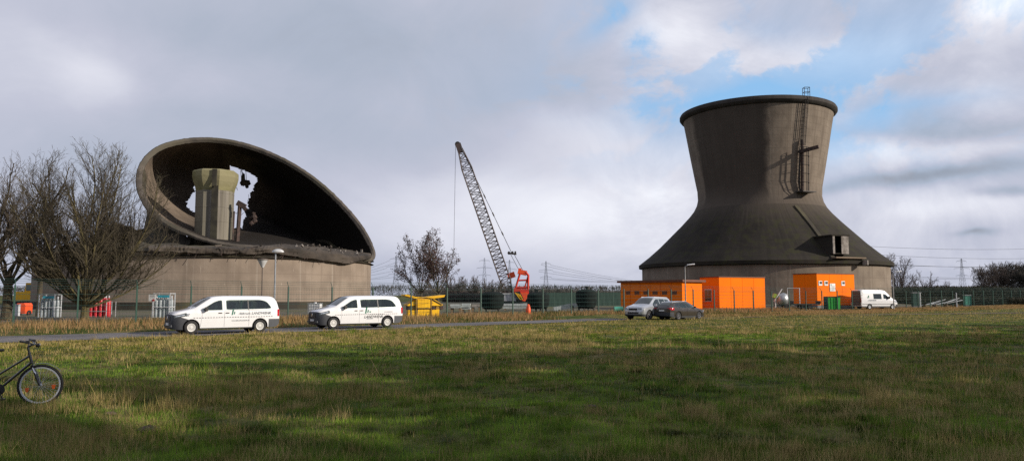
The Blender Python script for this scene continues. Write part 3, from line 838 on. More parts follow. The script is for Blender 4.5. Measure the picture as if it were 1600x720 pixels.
# broken lumps of concrete lying along the slab
mb = MB()
for k in range(85):
    px = random.choice([random.uniform(255, 580), random.uniform(455, 580)])
    p2 = circ(px, RR - random.uniform(-.3, 2.4)); ty = interp(TOPY, px) + random.uniform(-2, 7)
    c_ = Vector((p2.x, p2.y, at(px, ty, p2.y).z)); s_ = random.uniform(.05, .30) * random.choice([.6, 1, 1])
    rot = Matrix.Rotation(random.random() * 6, 3, (random.random(), random.random(), .3))
    mb.mi = 1 if (random.random() < .5 and px > 445) else 0
    mb.box(c_, (s_ * random.uniform(.8, 2.6), s_, s_ * random.uniform(.4, 1)), rot=rot)
mb.mi = 0
o = mb.build('rubble', [M['rubble'], M['pale_rubble']], ruin); o['kind'] = 'stuff'
# bent reinforcing rods sticking out of the torn edges
mb = MB()
for k in range(46):
    px = random.uniform(262, 575); p2 = circ(px, RR + .5); z_ = at(px, interp(BOTY, px) - random.uniform(0, 9), p2.y).z; q = Vector((p2.x, p2.y, z_)); d_ = Vector((random.uniform(-.5, .5), -.5, random.uniform(-1, .5)))
    mb.path([q, q + d_ * .4, q + d_ * .6 + Vector((random.uniform(-.4, .4), -.1, random.uniform(-.7, .1)))], .028, 3)
for k in range(40):
    i = random.randrange(NR); a = random.uniform(.86, .9); q = bowl_pt(i, a); d_ = Vector((random.uniform(-1, 1), 0, random.uniform(-1, .6))); mb.path([q, q + d_ * .5, q + d_ * .8 + Vector((0, 0, -.5))], .035, 3)
o = mb.build('bent_rebar', M['rust'], ruin); o['kind'] = 'stuff'
# column standing inside
cb = at(334, 372, 104); colx, coly = cb.x, cb.y
def zc(py): return at(334, py, 101.5).z
RCOL = 2.5
prof = [(RCOL, -.4 - RC.z), (RCOL, zc(304)), (RCOL, zc(296)), (RCOL + .10, zc(290)), (RCOL + .35, zc(282)), (RCOL + .50, zc(274)), (RCOL + .50, zc(266)), (RCOL + .25, zc(263.5)), (0.01, zc(263))]
tw = math.pi / 8 + R(8)
MB().lathe(prof[:3], 8, c=(colx, coly, 0), a0=tw, a1=tw + 2 * math.pi - 1e-5).build('central_column', M['column'], ruin)
MB().lathe(prof[2:], 8, c=(colx, coly, 0), a0=tw, a1=tw + 2 * math.pi - 1e-5).build('column_head', M['column_moss'], ruin)
# dark groove strip on the column's front
mb = MB()
def cpt(px, r): 
    d = ray(px, 330); t = (coly - r) / d.y; return Vector((d.x * t, coly - r, 0))
g = cpt(335, RCOL + .02)
mb.box((g.x, coly - RCOL - .03, (zc(375) + zc(290)) / 2 - .6), (.85, .16, zc(290) - zc(375)+1.2)); mb.box((g.x, coly - RCOL - .34, (zc(290) + zc(266)) / 2), (.62, .16, zc(266) - zc(290) + .2))
mb.build('column_groove', M['column_groove'], ruin)
mb = MB()
for py in (300, 322, 345): mb.lathe([(RCOL + .012, zc(py) - .05), (RCOL + .035, zc(py)), (RCOL + .012, zc(py) + .05)], 8, c=(colx, coly, 0), a0=tw, a1=tw + 2 * math.pi - 1e-5)
mb.build('column_joint', M['column'], ruin)
# rusty steel post beside the column and torn bits
a, b = at(370, 388, 103), at(375, 319, 103)
mb = MB(); mb.tube(a, b, .28, n=4); mb.tube(at(363, 388, 104), at(366, 330, 104), .12, n=4); mb.box(at(377, 320, 103), (1.2, .5, .7), rot=Matrix.Rotation(.5, 3, 'Y')); mb.box(at(381, 324, 103), (.5, .3, .9), rot=Matrix.Rotation(-.7, 3, 'Y'))
mb.build('steel_post', M['rust'], ruin)
hb = at(381, 284, 124)
def chunk(mb, c, s):
    rows = []
    for k in range(6):
        a_ = -math.pi / 2 + math.pi * k / 5
        rows.append([Vector(c) + Vector((s[0] * math.cos(a_) * math.cos(t), s[1] * math.cos(a_) * math.sin(t), s[2] * math.sin(a_))) * (1 + .45 * mnoise.noise(Vector((t * 1.5, k * 1.3, c[0])))) for t in [2 * math.pi * i / 8 for i in range(8)]])
    mb.grid(rows, closed=True)
mb = MB(); chunk(mb, at(380, 281, 121), (.35, .3, 1.0)); chunk(mb, at(383.5, 286, 121), (.9, .4, .45)); mb.path([at(377, 264, 122), at(379, 272, 121.5), at(381, 284, 121)], .07, 4)
mb.build('hanging_concrete', M['mossy'], ruin)
for q, s_ in (((386, 292, 121), .3), ((378, 289, 121), .2)):
    mb = MB(); chunk(mb, at(*q), (s_, s_, s_ * .8)); mb.path([at(q[0] - 2, 266, 122), at(*q)], .04, 4); mb.build('hanging_concrete', M['mossy'], ruin)
mb = MB()
for q, s_ in (((396, 334, 114), .28), ((397, 339, 112), .45), ((392, 341, 112), .3), ((398, 345, 111), .4), ((393, 349, 110), .35)):
    chunk(mb, at(*q), (s_, s_, s_ * .9))
mb.path([at(395, 340, 112), at(390, 342, 112), at(398, 333, 112)], .10, 4)
o = mb.build('twisted_wreckage', M['rust'], ruin); o['kind'] = 'stuff'
# beam line across the inner left face
mb = MB(); q0, q1 = bowl_pt(9 * 21 + 4, .28), bowl_pt(9 * 3 + 2, .62)
# ================================================================== VEHICLES
# local frame: nose at x=0 looking towards -X, tail at +X; both sides are built
ROWS_LO = [0, .16, .36, .56, .76, .9, 1.0]
def st_interp(ST, x):
    k = 1
    while k < len(ST) - 1 and ST[k][0] < x: k += 1
    a, b = ST[k - 1], ST[k]; f = max(0, min(1, (x - a[0]) / (b[0] - a[0]) if b[0] != a[0] else 0))
    return [a[i] + (b[i] - a[i]) * f for i in range(7)]
def section(s, crown=.03):
    x, zb, zl, zt, w0, w1, w2 = s
    pts = []
    for t in ROWS_LO:
        z = zb + (zl - zb) * t
        wd = w0 + (w1 - w0) * math.sin(min(1, t * 1.6) * math.pi / 2) if t < 1 else w1
        if t > .75: wd = w1 * (1 - .012 * (t - .75) / .25)
        pts.append((wd, z))
    zs = zt - min(.11, (zt - zl) * .45)
    wl = pts[-1][0]
    for f in (.33, .67, 1.0): pts.append((wl + (w2 - wl) * f, zl + (zs - zl) * f))
    pts += [(w2 - .035, zs + (zt - zs) * .55), (w2 - .10, zs + (zt - zs) * .88), (w2 * .72, zt + crown * .3), (w2 * .35, zt + crown * .85), (0, zt + crown)]
    return pts
def yside(ST, x, z):
    p = section(st_interp(ST, x)); 
    for (a, za), (b, zb_) in zip(p, p[1:]):
        if za <= z <= zb_ and zb_ > za: return a + (b - a) * (z - za) / (zb_ - za)
    return p[0][0] if z < p[0][1] else p[9][0]
def ztop(ST, x, y):
    p = section(st_interp(ST, x)); p = p[9:]
    for (a, za), (b, zb_) in zip(p, p[1:]):
        if b <= abs(y) <= a: return zb_ + (za - zb_) * (abs(y) - b) / max(1e-6, a - b)
    return p[0][1]

def refine(ST, step=.09):
    out = []
    for a, b in zip(ST, ST[1:]):
        n = max(1, int(round((b[0] - a[0]) / step)))
        for k in range(n): out.append([a[i] + (b[i] - a[i]) * k / n for i in range(7)])
    out.append(list(ST[-1])); 
    # smooth heights a little
    for _ in range(2):
        o2 = [list(r) for r in out]
        for k in range(1, len(out) - 1):
            for i in (2, 3, 4, 5, 6): o2[k][i] = out[k][i] * .5 + (out[k - 1][i] + out[k + 1][i]) * .25
        out = o2
    return out

def make_body(parent, ST, wheels, wr, bodymat, regions, arch=.07, cuts=()):
    """one closed shell, arches cut out, split into body and bumper parts by regions(c)->index"""
    mb = MB(); rows = []
    for s in ST:
        p = section(s); full = [(-y, z) for y, z in p] + [(y, z) for y, z in reversed(p[:-1])]
        rows.append([Vector((s[0], y, z)) for y, z in full])
    mb.grid(rows, closed=True)
    W = len(rows[0]); n0 = (len(rows) - 1) * W
    mb.f.append(tuple(range(W - 1, -1, -1))); mb.m.append(0); mb.f.append(tuple(n0 + i for i in range(W))); mb.m.append(0)
    body = mb.build('body', [bodymat, M['black']], parent, world=False)
    for wx in wheels:
        cb = MB(); cb.mi = 1
        for sgn in (-1, 1): cb.lathe([(.001, sgn * 1.3), (wr + arch, sgn * 1.3), (wr + arch, sgn * .62), (.001, sgn * .62)], 36, c=(wx, 0, wr), axis='Y')
        cut = cb.build('cutter', [bodymat, M['black']], parent, world=False)
        mo = body.modifiers.new('b', 'BOOLEAN'); mo.object = cut; mo.operation = 'DIFFERENCE'; mo.solver = "EXACT"; bpy.context.view_layer.update()
        dg = bpy.context.evaluated_depsgraph_get(); me = bpy.data.meshes.new_from_object(body.evaluated_get(dg))
        body.modifiers.clear(); body.data = me; bpy.data.objects.remove(cut)
    for x0, x1, lo, hi in cuts:                      # window openings through the cabin
        l, h = poly_fn(lo), poly_fn(hi); xs = curve_pts(x0 + .02, x1 - .02, 12)
        poly = [(x, l(x) + .02) for x in xs] + [(x, max(h(x) - .02, l(x) + .03)) for x in reversed(xs)]
        cb = MB(); cb.mi = 1; cb.prism(poly, (0, -1.3, 0), (1, 0, 0), (0, 0, 1), (0, 2.6, 0)); cut = cb.build('cutter', [bodymat, M['black']], parent, world=False)
        mo = body.modifiers.new('b', 'BOOLEAN'); mo.object = cut; mo.operation = 'DIFFERENCE'; mo.solver = "EXACT"; bpy.context.view_layer.update()
        dg = bpy.context.evaluated_depsgraph_get(); me = bpy.data.meshes.new_from_object(body.evaluated_get(dg))
        body.modifiers.clear(); body.data = me; bpy.data.objects.remove(cut)
    bm = bmesh.new(); bm.from_mesh(body.data)
    for co, no in regions.get('planes', []):
        bmesh.ops.bisect_plane(bm, geom=bm.verts[:] + bm.edges[:] + bm.faces[:], plane_co=co, plane_no=no, dist=1e-5)
    bm.to_mesh(body.data); bm.free()
    me = body.data
    names = regions['names']; fn = regions['fn']
    groups = {}
    for p in me.polygons:
        c = p.center; k = fn(c, p.normal); groups.setdefault(k, []).append(p.index)
    vs = [v.co.copy() for v in me.vertices]; fs = [tuple(p.vertices) for p in me.polygons]; mi = [p.material_index for p in me.polygons]
    mats = list(me.materials)
    for k, ids in groups.items():
        nm, mt = names[k]; used = sorted({i for q in ids for i in fs[q]}); mp = {i: j for j, i in enumerate(used)}
        m2 = bpy.data.meshes.new(nm); m2.from_pydata([vs[i] for i in used], [], [tuple(mp[i] for i in fs[q]) for q in ids])
        m2.materials.append(mt); m2.materials.append(M['black'])
        for poly, q in zip(m2.polygons, ids):
            poly.material_index = 1 if mats[mi[q]] == M['black'] and mt != M['black'] else 0
            poly.use_smooth = True
        m2.set_sharp_from_angle(angle=R(32))
        if k == 0: body.data = m2; body.name = nm
        else:
            o = bpy.data.objects.new(nm, m2); COL.objects.link(o); o.parent = parent
    return body

def side_panel(parent, ST, name, m, xs, zlo, zhi, sgn, off=.006, nz=5, thick=.004, par=None):
    mb = MB(); rows = []
    for x, a, b in zip(xs, zlo, zhi):
        rows.append([Vector((x, sgn * (yside(ST, x, a + (b - a) * k / nz) + off), a + (b - a) * k / nz)) for k in range(nz + 1)])
    mb.grid(rows)
    back = [[p - Vector((0, sgn * (thick + off), 0)) for p in r] for r in rows]
    mb.grid(back)
    # closed edge
    edge = [r[0] for r in rows] + rows[-1][1:] + [r[-1] for r in reversed(rows[:-1])] + list(reversed(rows[0][1:-1]))
    eb = [p - Vector((0, sgn * (thick + off), 0)) for p in edge]
    mb.grid([edge + [edge[0]], eb + [eb[0]]])
    return mb.build(name, m, par or parent, world=False, smooth=True)
def curve_pts(lo, hi, n): return [lo + (hi - lo) * k / n for k in range(n + 1)]
def poly_fn(tab): return lambda x: interp(tab, x)
def window(parent, ST, name, x0, x1, lo, hi, m=None, n=14, off=.006, sides=(-1, 1)):
    xs = curve_pts(x0, x1, n); l, h = poly_fn(lo), poly_fn(hi)
    return [side_panel(parent, ST, name, m or M['clearglass'], xs, [l(x) for x in xs], [max(h(x), l(x) + .004) for x in xs], s, off) for s in sides]
def top_panel(parent, ST, name, m, x0, x1, wfrac, off=.008, n=10):
    mb = MB(); rows = []
    for i in range(n + 1):
        x = x0 + (x1 - x0) * i / n; s = st_interp(ST, x); hw = s[6] * (wfrac(i / n) if callable(wfrac) else wfrac)
        e = .02; sl = (ztop(ST, x + e, 0) - ztop(ST, x - e, 0)) / (2 * e); nl = math.hypot(1, sl); nx, nz_ = -sl / nl, 1 / nl
        rows.append([Vector((x + nx * off, -hw + 2 * hw * j / 12, ztop(ST, x, -hw + 2 * hw * j / 12) + nz_ * off)) for j in range(13)])
    mb.grid(rows); return mb.build(name, m, parent, world=False, smooth=True)

def make_wheel(parent, x, y, r, sgn, rim_m, spokes=14, frac=.66, slot=None, cover=True):
    w = .21
    mb = MB(); ro = r * frac
    mb.lathe([(ro - .01, -w / 2), (ro + .012, -w / 2 - .004), (r - .03, -w / 2 + .01), (r, -w / 2 + .04), (r, w / 2 - .04), (r - .03, w / 2 - .01), (ro, w / 2), (ro - .01, w / 2)], 40, c=(x, y, r), axis='Y', close=True)
    wh = MB(); yo = y + sgn * (w / 2 - .035)
    hub = mb.build('wheel', M['tyre'], parent, world=False, smooth=True)
    d = MB(); d.lathe([(.001, yo - y - sgn * .05), (ro, yo - y - sgn * .05)], 32, c=(x, y, r), axis='Y'); d.build('wheel_well_disc', M['black'], hub, world=False)
    wh.lathe([(ro - .055, 0), (ro - .045, sgn * .025), (ro - .005, sgn * .03), (ro, 0)], 36, c=(x, yo, r), axis='Y', close=True)
    wh.lathe([(.001, sgn * .03), (.05, sgn * .03), (.075, sgn * .01), (.075, -sgn * .02)], 24, c=(x, yo, r), axis='Y')
    for k in range(spokes):
        t = 2 * math.pi * k / spokes; c_ = Vector((math.cos(t), 0, math.sin(t))); pw = 2 * math.pi * ro / spokes * (.52 if cover else .30)
        q = Vector((x, yo, r)) + c_ * (ro * .56)
        rot = Matrix((c_, Vector((0, 1, 0)), c_.cross(Vector((0, 1, 0))))).transposed()
        vs = []
        for rr_, hw_ in ((.06, pw * .22), (ro - .03, pw * .55)):
            for yy in (-.012, .016):
                for zz in (-1, 1): vs.append(Vector((x, yo + sgn * yy, r)) + c_ * rr_ + c_.cross(Vector((0, 1, 0))) * (hw_ * zz))
        wh.add(vs, [(0, 1, 5, 4), (2, 3, 7, 6), (0, 2, 6, 4), (1, 3, 7, 5), (0, 1, 3, 2), (4, 5, 7, 6)])
    wh.build('rim', rim_m, hub, world=False)
    return hub

def quad_on_front(parent, name, m, y0, y1, z0, z1, x0, xt=0, par=None, bev=.0):
    mb = MB(); mb.box((x0, (y0 + y1) / 2, (z0 + z1) / 2), (.03, abs(y1 - y0), z1 - z0)); return mb.build(name, m, par or parent, world=False)

def dashes(parent, ST, x0, x1, zf, hh, step, sgn, m):
    mb = MB(); n = int((x1 - x0) / step); vs = []; fs = []; ms = []
    for k in range(n):
        for f in (0, .64): 
            x = x0 + step * (k + f); z = zf(x); y = sgn * (yside(ST, x, z) + .003); vs += [(x, y, z - hh), (x, y, z + hh)]
    for k in range(len(vs) // 2 - 1):
        mb.mi = k % 2; o_ = 2 * k
        fs.append((o_, o_ + 2, o_ + 3, o_ + 1)); ms.append(k % 2)
    mb.v = vs; mb.f = fs; mb.m = ms
    return mb.build('dashed_line', [m, M['vanwhite']], parent, world=False)

def seats(parent, xs, z0, z1, hw, front=()):
    for x in xs:
        for y in ((-hw * .55, hw * .55) if x < 2.6 else (-hw * .62, 0, hw * .62)):
            mb = MB(); mb.box((x, y, (z0 + z1 - .16) / 2), (.12, hw * .52, z1 - z0 - .16), rot=Matrix.Rotation(R(10), 3, 'Y')); mb.box((x + .05, y, z1 - .09), (.09, hw * .26, .17)); mb.build('seat', M['seatgrey'], parent, world=False)

def logo(parent, x, z, s, y, bars=3):
    mb = MB()
    # slanting bars stepping down, then a small square
    def par(x0, z0, w, h, sh): 
        vs = [(x0, y, z0), (x0 + w, y, z0), (x0 + w + sh, y, z0 + h), (x0 + sh, y, z0 + h)]
        vs2 = [(a, y - .002, c) for a, b, c in vs]
        mb.add(vs + vs2, [(0, 1, 2, 3), (7, 6, 5, 4), (0, 1, 5, 4), (1, 2, 6, 5), (2, 3, 7, 6), (3, 0, 4, 7)])
    par(x, z, s * .24, s, s * .22)
    par(x + s * .42, z + s * .13, s * .20, s * .48, s * .10)
    if bars > 2: par(x + s * .80, z + s * .18, s * .26, s * .20, s * .05)
    mb.build('logo', M['lgreen'], parent, world=False)

def transporter(loc, rz, label, variant):
    t = thing('white_minibus', loc, label, 'van', rz, 'white crew vans parked on the road')
    #  x, zb, zbelt, ztop, w0, w1, w2
    ST = refine([(0, .34, .66, .90, .60, .66, .60), (.05, .27, .74, 1.0, .76, .80, .72), (.16, .24, .82, 1.06, .86, .895, .80), (.40, .23, .92, 1.13, .91, .94, .83), (.70, .23, 1.00, 1.19, .92, .955, .84),
          (1.00, .24, 1.06, 1.26, .92, .96, .83), (1.14, .24, 1.09, 1.35, .92, .96, .82), (1.50, .24, 1.12, 1.59, .92, .962, .79), (1.84, .24, 1.14, 1.80, .92, .963, .765), (2.05, .24, 1.15, 1.865, .92, .963, .762), (2.5, .24, 1.16, 1.89, .92, .964, .765), (4.2, .24, 1.18, 1.89, .92, .964, .765),
          (4.95, .26, 1.19, 1.87, .91, .955, .755), (5.14, .28, 1.19, 1.83, .90, .945, .745), (5.25, .32, 1.19, 1.73, .885, .93, .73), (5.32, .38, 1.18, 1.50, .86, .91, .74), (5.37, .42, 1.15, 1.26, .84, .89, .80)])
    def fn(c, nrm):
        if c.x < .80 and c.z < 1.0 - .36 * c.x: return 1
        if c.x > 4.78 and c.z < .70: return 2
        if c.z < .30: return 3
        return 0
    body = make_body(t, ST, (.90, 4.33), .34, M['vanwhite'], {'fn': fn, 'planes': [((0, 0, 1.0), (.36, 0, 1)), ((.80, 0, 0), (1, 0, 0)), ((4.78, 0, 0), (1, 0, 0)), ((0, 0, .70), (0, 0, 1)), ((0, 0, .30), (0, 0, 1))], 'names': [('body', M['vanwhite']), ('front_bumper', M['bumper']), ('rear_bumper', M['bumper_rear']), ('underbody', M['black'])]}, cuts=[(1.40, 2.40, [(1.40, 1.175), (1.75, 1.17), (2.40, 1.18)], [(1.40, 1.21), (1.65, 1.39), (2.0, 1.60), (2.2, 1.67), (2.33, 1.70), (2.40, 1.66)]), (2.58, 4.92, [(2.58, 1.215), (2.66, 1.19), (4.84, 1.22), (4.92, 1.26)], [(2.58, 1.66), (2.66, 1.70), (4.3, 1.71), (4.62, 1.66), (4.82, 1.50), (4.92, 1.30)])])
    seats(t, (2.15, 3.15, 3.95, 4.7), 1.16, 1.60, .80, (2.0,))
    # windows
    window(t, ST, 'front_side_window', 1.40, 2.40, [(1.40, 1.175), (1.75, 1.17), (2.40, 1.18)], [(1.40, 1.21), (1.65, 1.39), (2.0, 1.60), (2.2, 1.67), (2.33, 1.70), (2.40, 1.66)], n=20)
    window(t, ST, 'rear_side_window', 2.58, 4.92, [(2.58, 1.215), (2.66, 1.19), (4.84, 1.22), (4.92, 1.26)], [(2.58, 1.66), (2.66, 1.70), (4.3, 1.71), (4.62, 1.66), (4.82, 1.50), (4.92, 1.30)], n=34)
    window(t, ST, 'window_pillar', 3.68, 3.74, [(3.68, 1.20), (3.74, 1.20)], [(3.68, 1.70), (3.74, 1.70)], m=M['black'], n=1, off=.013)
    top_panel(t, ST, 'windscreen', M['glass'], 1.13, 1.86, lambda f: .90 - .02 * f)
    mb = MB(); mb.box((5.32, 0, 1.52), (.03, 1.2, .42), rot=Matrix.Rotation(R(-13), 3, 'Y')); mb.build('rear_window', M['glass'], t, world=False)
    # panel gaps
    for x_, z0, z1 in ((1.32, .36, 1.14), (2.49, .34, 1.80), (3.74, .34, 1.18)):
        mb = MB(); zs = curve_pts(z0, z1, 10)
        for s_ in (-1, 1):
            mb = MB(); mb.path([(x_ + (.10 if x_ < 2 else 0) * ((z - z0) / (z1 - z0)), s_ * (yside(ST, x_, z) + .0005), z) for z in zs], .006, 4)
            mb.build('door_gap', M['bumper_rear'], t, world=False)
    for s_ in (-1, 1):
        mb = MB(); mb.path([(x_, s_ * (yside(ST, x_, 1.0) - .003), 1.155 + .008 * (x_ - 2.5)) for x_ in curve_pts(2.5, 5.1, 12)], .006, 4)
        mb.build('slide_rail', M['bumper_rear'], t, world=False)
    for x_ in (2.28, 2.64):
        for s_ in (-1, 1):
            y_ = s_ * (yside(ST, x_, 1.03) + .02); mb = MB(); mb.box((x_, y_, 1.04), (.17, .035, .035)); mb.build('door_handle', M['black'], t, world=False)
    # mirrors
    for s_ in (-1, 1):
        mb = MB(); y_ = s_ * 1.06; mb.box((1.56, y_, 1.24), (.12, .20, .20)); mb.box((1.60, s_ * .96, 1.17), (.08, .14, .05)); mb.build('wing_mirror', M['black'], t, world=False)
    # grille, lights, plate
    mb = MB(); mb.box((.015, 0, .78), (.08, 1.02, .24)); o = mb.build('grille', M['black'], t, world=False)
    mb = MB()
    for k in range(3): mb.box((-.028, 0, .71 + .07 * k), (.012, .96, .014))
    mb.build('grille_bar', M['bumper_rear'], o, world=False)
    mb = MB(); mb.lathe([(.001, -.035), (.085, -.035), (.10, -.02), (.085, 0)], 20, c=(-.01, 0, .80), axis='X'); mb.build('badge', M['chrome'], o, world=False)
    for s_ in (-1, 1):
        xs = curve_pts(.10, .66, 9)
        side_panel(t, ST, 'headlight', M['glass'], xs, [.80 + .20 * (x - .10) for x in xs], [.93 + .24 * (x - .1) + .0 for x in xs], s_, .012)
        xs = curve_pts(.16, .56, 7)
        side_panel(t, ST, 'headlight_lens', M['headlight'], xs, [.85 + .20 * (x - .10) for x in xs], [.895 + .22 * (x - .1) for x in xs], s_, .020)
        mb = MB(); mb.box((5.30, s_ * .86, 1.02), (.10, .14, .36)); mb.build('tail_light', M['taillight'], t, world=False)
        mb = MB(); mb.box((.03, s_ * .60, .42), (.10, .28, .10)); mb.build('fog_light', M['bumper_rear'], t, world=False)
    mb = MB(); mb.box((-.02, 0, .50), (.03, .52, .115)); mb.build('number_plate', M['plate'], t, world=False)
    mb = MB(); mb.box((.02, 0, .37), (.06, 1.1, .12)); mb.build('lower_intake', M['black'], t, world=False)
    for ya, yb in ((-.25, -.6), (.45, .1)): mb = MB(); mb.path([(1.15, ya, 1.37), (1.25, yb, 1.42)], .012, 4); mb.build('wiper', M['black'], t, world=False)
    # dashed line and lettering along both flanks
    for s_ in (-1, 1):
        dashes(t, ST, .98, 5.12, lambda x: .80 + .006 * x, .015, .135, s_, M['lblack'])
        dashes(t, ST, .60, .97, lambda x: .795 + .006 * x, .012, .135, s_, M['lblack']) if False else None
    yb = -(yside(ST, 3.5, .95) + .004); rot = (math.pi / 2, 0, 0)
    if variant == 0:
        logo(t, 2.84, .93, .27, yb, 2)
        text(t, 'Abbruch-', .165, M['lgrey'], (3.20, yb, .945), rot, .35, sx=1.0)
        text(t, 'LANDWEHR', .185, M['lgrey'], (3.86, yb, .945), rot, .35, sx=.98)
        text(t, 'www.abbruch-landwehr.de', .08, M['lgrey'], (2.85, yb, .62), rot, .2, sx=1.05)
        text(t, '07', .17, M['lgrey'], (.62, -(yside(ST, .95, .95) + .012), .90), (math.pi / 2, 0, R(-1)), .1)
    else:
        logo(t, 2.84, .86, .36, yb, 3)
        text(t, 'LANDWEHR', .215, M['lblack'], (2.78, yb, .60), rot, .35, sx=1.02)
        mb = MB(); mb.box((3.6, yb, .80), (1.0, .003, .012)); mb.build('lettering_rule', M['lblack'], t, world=False)
        text(t, 'www.landwehr.de', .075, M['lgrey'], (4.1, yb, .93), rot, .2, sx=1.0)
        text(t, 'Abbruch', .06, M['lgrey'], (2.95, yb, .545), rot, .2, sx=2.0)
    for x_ in (.90, 4.33):
        for s_ in (-1, 1): make_wheel(t, x_, s_ * .845, .34, s_, M['cover'], 16 if variant == 0 else 10, .63)
    return t

# the near edge of the road carries the near wheels
def van_at(pxf, Yf, label, variant, rz):
    # position of the front near wheel's contact
    c, s = math.cos(rz), math.sin(rz); p = gpt(pxf, Yf)
    lx, ly = .90, -.845
    return transporter((p.x - (c * lx - s * ly), p.y - (s * lx + c * ly), .012), rz, label, variant)
van1 = van_at(300, 38.6, 'white crew van with 07 on its front wing and Abbruch-LANDWEHR on its side', 0, R(37))
van2 = van_at(521, 44.6, 'white crew van with a large green bar logo, behind the van marked 07', 1, R(36))

def sprinter(loc, rz):
    t = thing('panel_van', loc, 'white high roof panel van parked right of the tall orange building', 'van', rz)
    ST = refine([(0, .40, .70, .92, .62, .68, .62), (.06, .32, .82, 1.06, .80, .84, .72), (.25, .28, .96, 1.20, .90, .94, .82), (.75, .26, 1.14, 1.40, .95, .98, .86), (1.05, .26, 1.22, 1.56, .96, .99, .86),
        (1.45, .26, 1.28, 1.98, .96, .99, .84), (1.85, .26, 1.30, 2.32, .96, .99, .82), (2.15, .28, 1.32, 2.46, .96, .99, .82), (2.6, .28, 1.32, 2.52, .96, .99, .83), (5.6, .28, 1.32, 2.54, .96, .99, .83), (5.86, .30, 1.32, 2.50, .95, .98, .82), (5.92, .34, 1.32, 2.40, .94, .97, .82)])
    def fn(c, nrm):
        if c.x < .5 and c.z < .62: return 1
        if c.z < .42 and c.x > .5: return 2
        return 0
    make_body(t, ST, (1.0, 4.66), .34, M['vanwhite'], {'fn': fn, 'planes': [((0, 0, .62), (0, 0, 1)), ((.5, 0, 0), (1, 0, 0)), ((0, 0, .42), (0, 0, 1))], 'names': [('body', M['vanwhite']), ('front_bumper', M['bumper']), ('lower_sill', M['bumper_rear'])]}, cuts=[(1.42, 2.42, [(1.42, 1.36), (2.42, 1.36)], [(1.42, 1.46), (1.75, 1.78), (2.05, 1.96), (2.42, 1.98)]), (2.70, 4.0, [(2.70, 1.32), (4.0, 1.32)], [(2.70, 2.02), (4.0, 2.02)])])
    window(t, ST, 'front_side_window', 1.42, 2.42, [(1.42, 1.36), (2.42, 1.36)], [(1.42, 1.46), (1.75, 1.78), (2.05, 1.96), (2.42, 1.98)], n=12)
    window(t, ST, 'rear_side_window', 2.70, 4.0, [(2.70, 1.32), (4.0, 1.32)], [(2.70, 2.02), (4.0, 2.02)], n=8)
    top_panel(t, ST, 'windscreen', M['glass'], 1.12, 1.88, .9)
    mb = MB(); mb.box((5.93, 0, 1.45), (.03, 1.66, 1.9)); mb.build('rear_door', M['bumper_rear'], t, world=False)
    for s_ in (-1, 1):
        mb = MB(); mb.box((1.62, s_ * 1.12, 1.52), (.12, .22, .34)); mb.build('wing_mirror', M['black'], t, world=False)
        mb = MB(); mb.box((5.90, s_ * .88, 1.15), (.06, .12, .5)); mb.build('tail_light', M['taillight'], t, world=False)
        xs = curve_pts(.12, .66, 6); side_panel(t, ST, 'headlight', M['headlight'], xs, [.80 + .2 * x for x in xs], [.92 + .3 * x for x in xs], s_, .012)
        xs = curve_pts(.6, 5.8, 20); side_panel(t, ST, 'rubbing_strip', M['bumper_rear'], xs, [.66] * 21, [.72] * 21, s_, .02)
        y_ = s_ * (yside(ST, 4.5, 1.5) + .004)
        mb = MB(); mb.box((4.75, y_, 1.62), (.12, .004, .36)); mb.box((4.86, y_, 1.46), (.16, .004, .05)); mb.box((4.95, y_ + .001 * s_, 1.52), (.10, .004, .16)); mb.build('logo', M['lgreen'], t, world=False)
        dashes(t, ST, .8, 5.7, lambda x: .98, .015, .19, s_, M['lgrey'])
    yb = yside(ST, 3.5, 1.1) + .005
    text(t, 'LANDWEHR', .24, M['lgrey'], (4.95, yb, 1.08), (math.pi / 2, 0, math.pi), .3)
    for x_ in (1.0, 4.66):
        for s_ in (-1, 1): make_wheel(t, x_, s_ * .88, .34, s_, M['galv'], 6, .62)
    return t
p = gpt(1402, 101)
spr = sprinter((p.x + 0, p.y + 1.2, p.z), R(197))

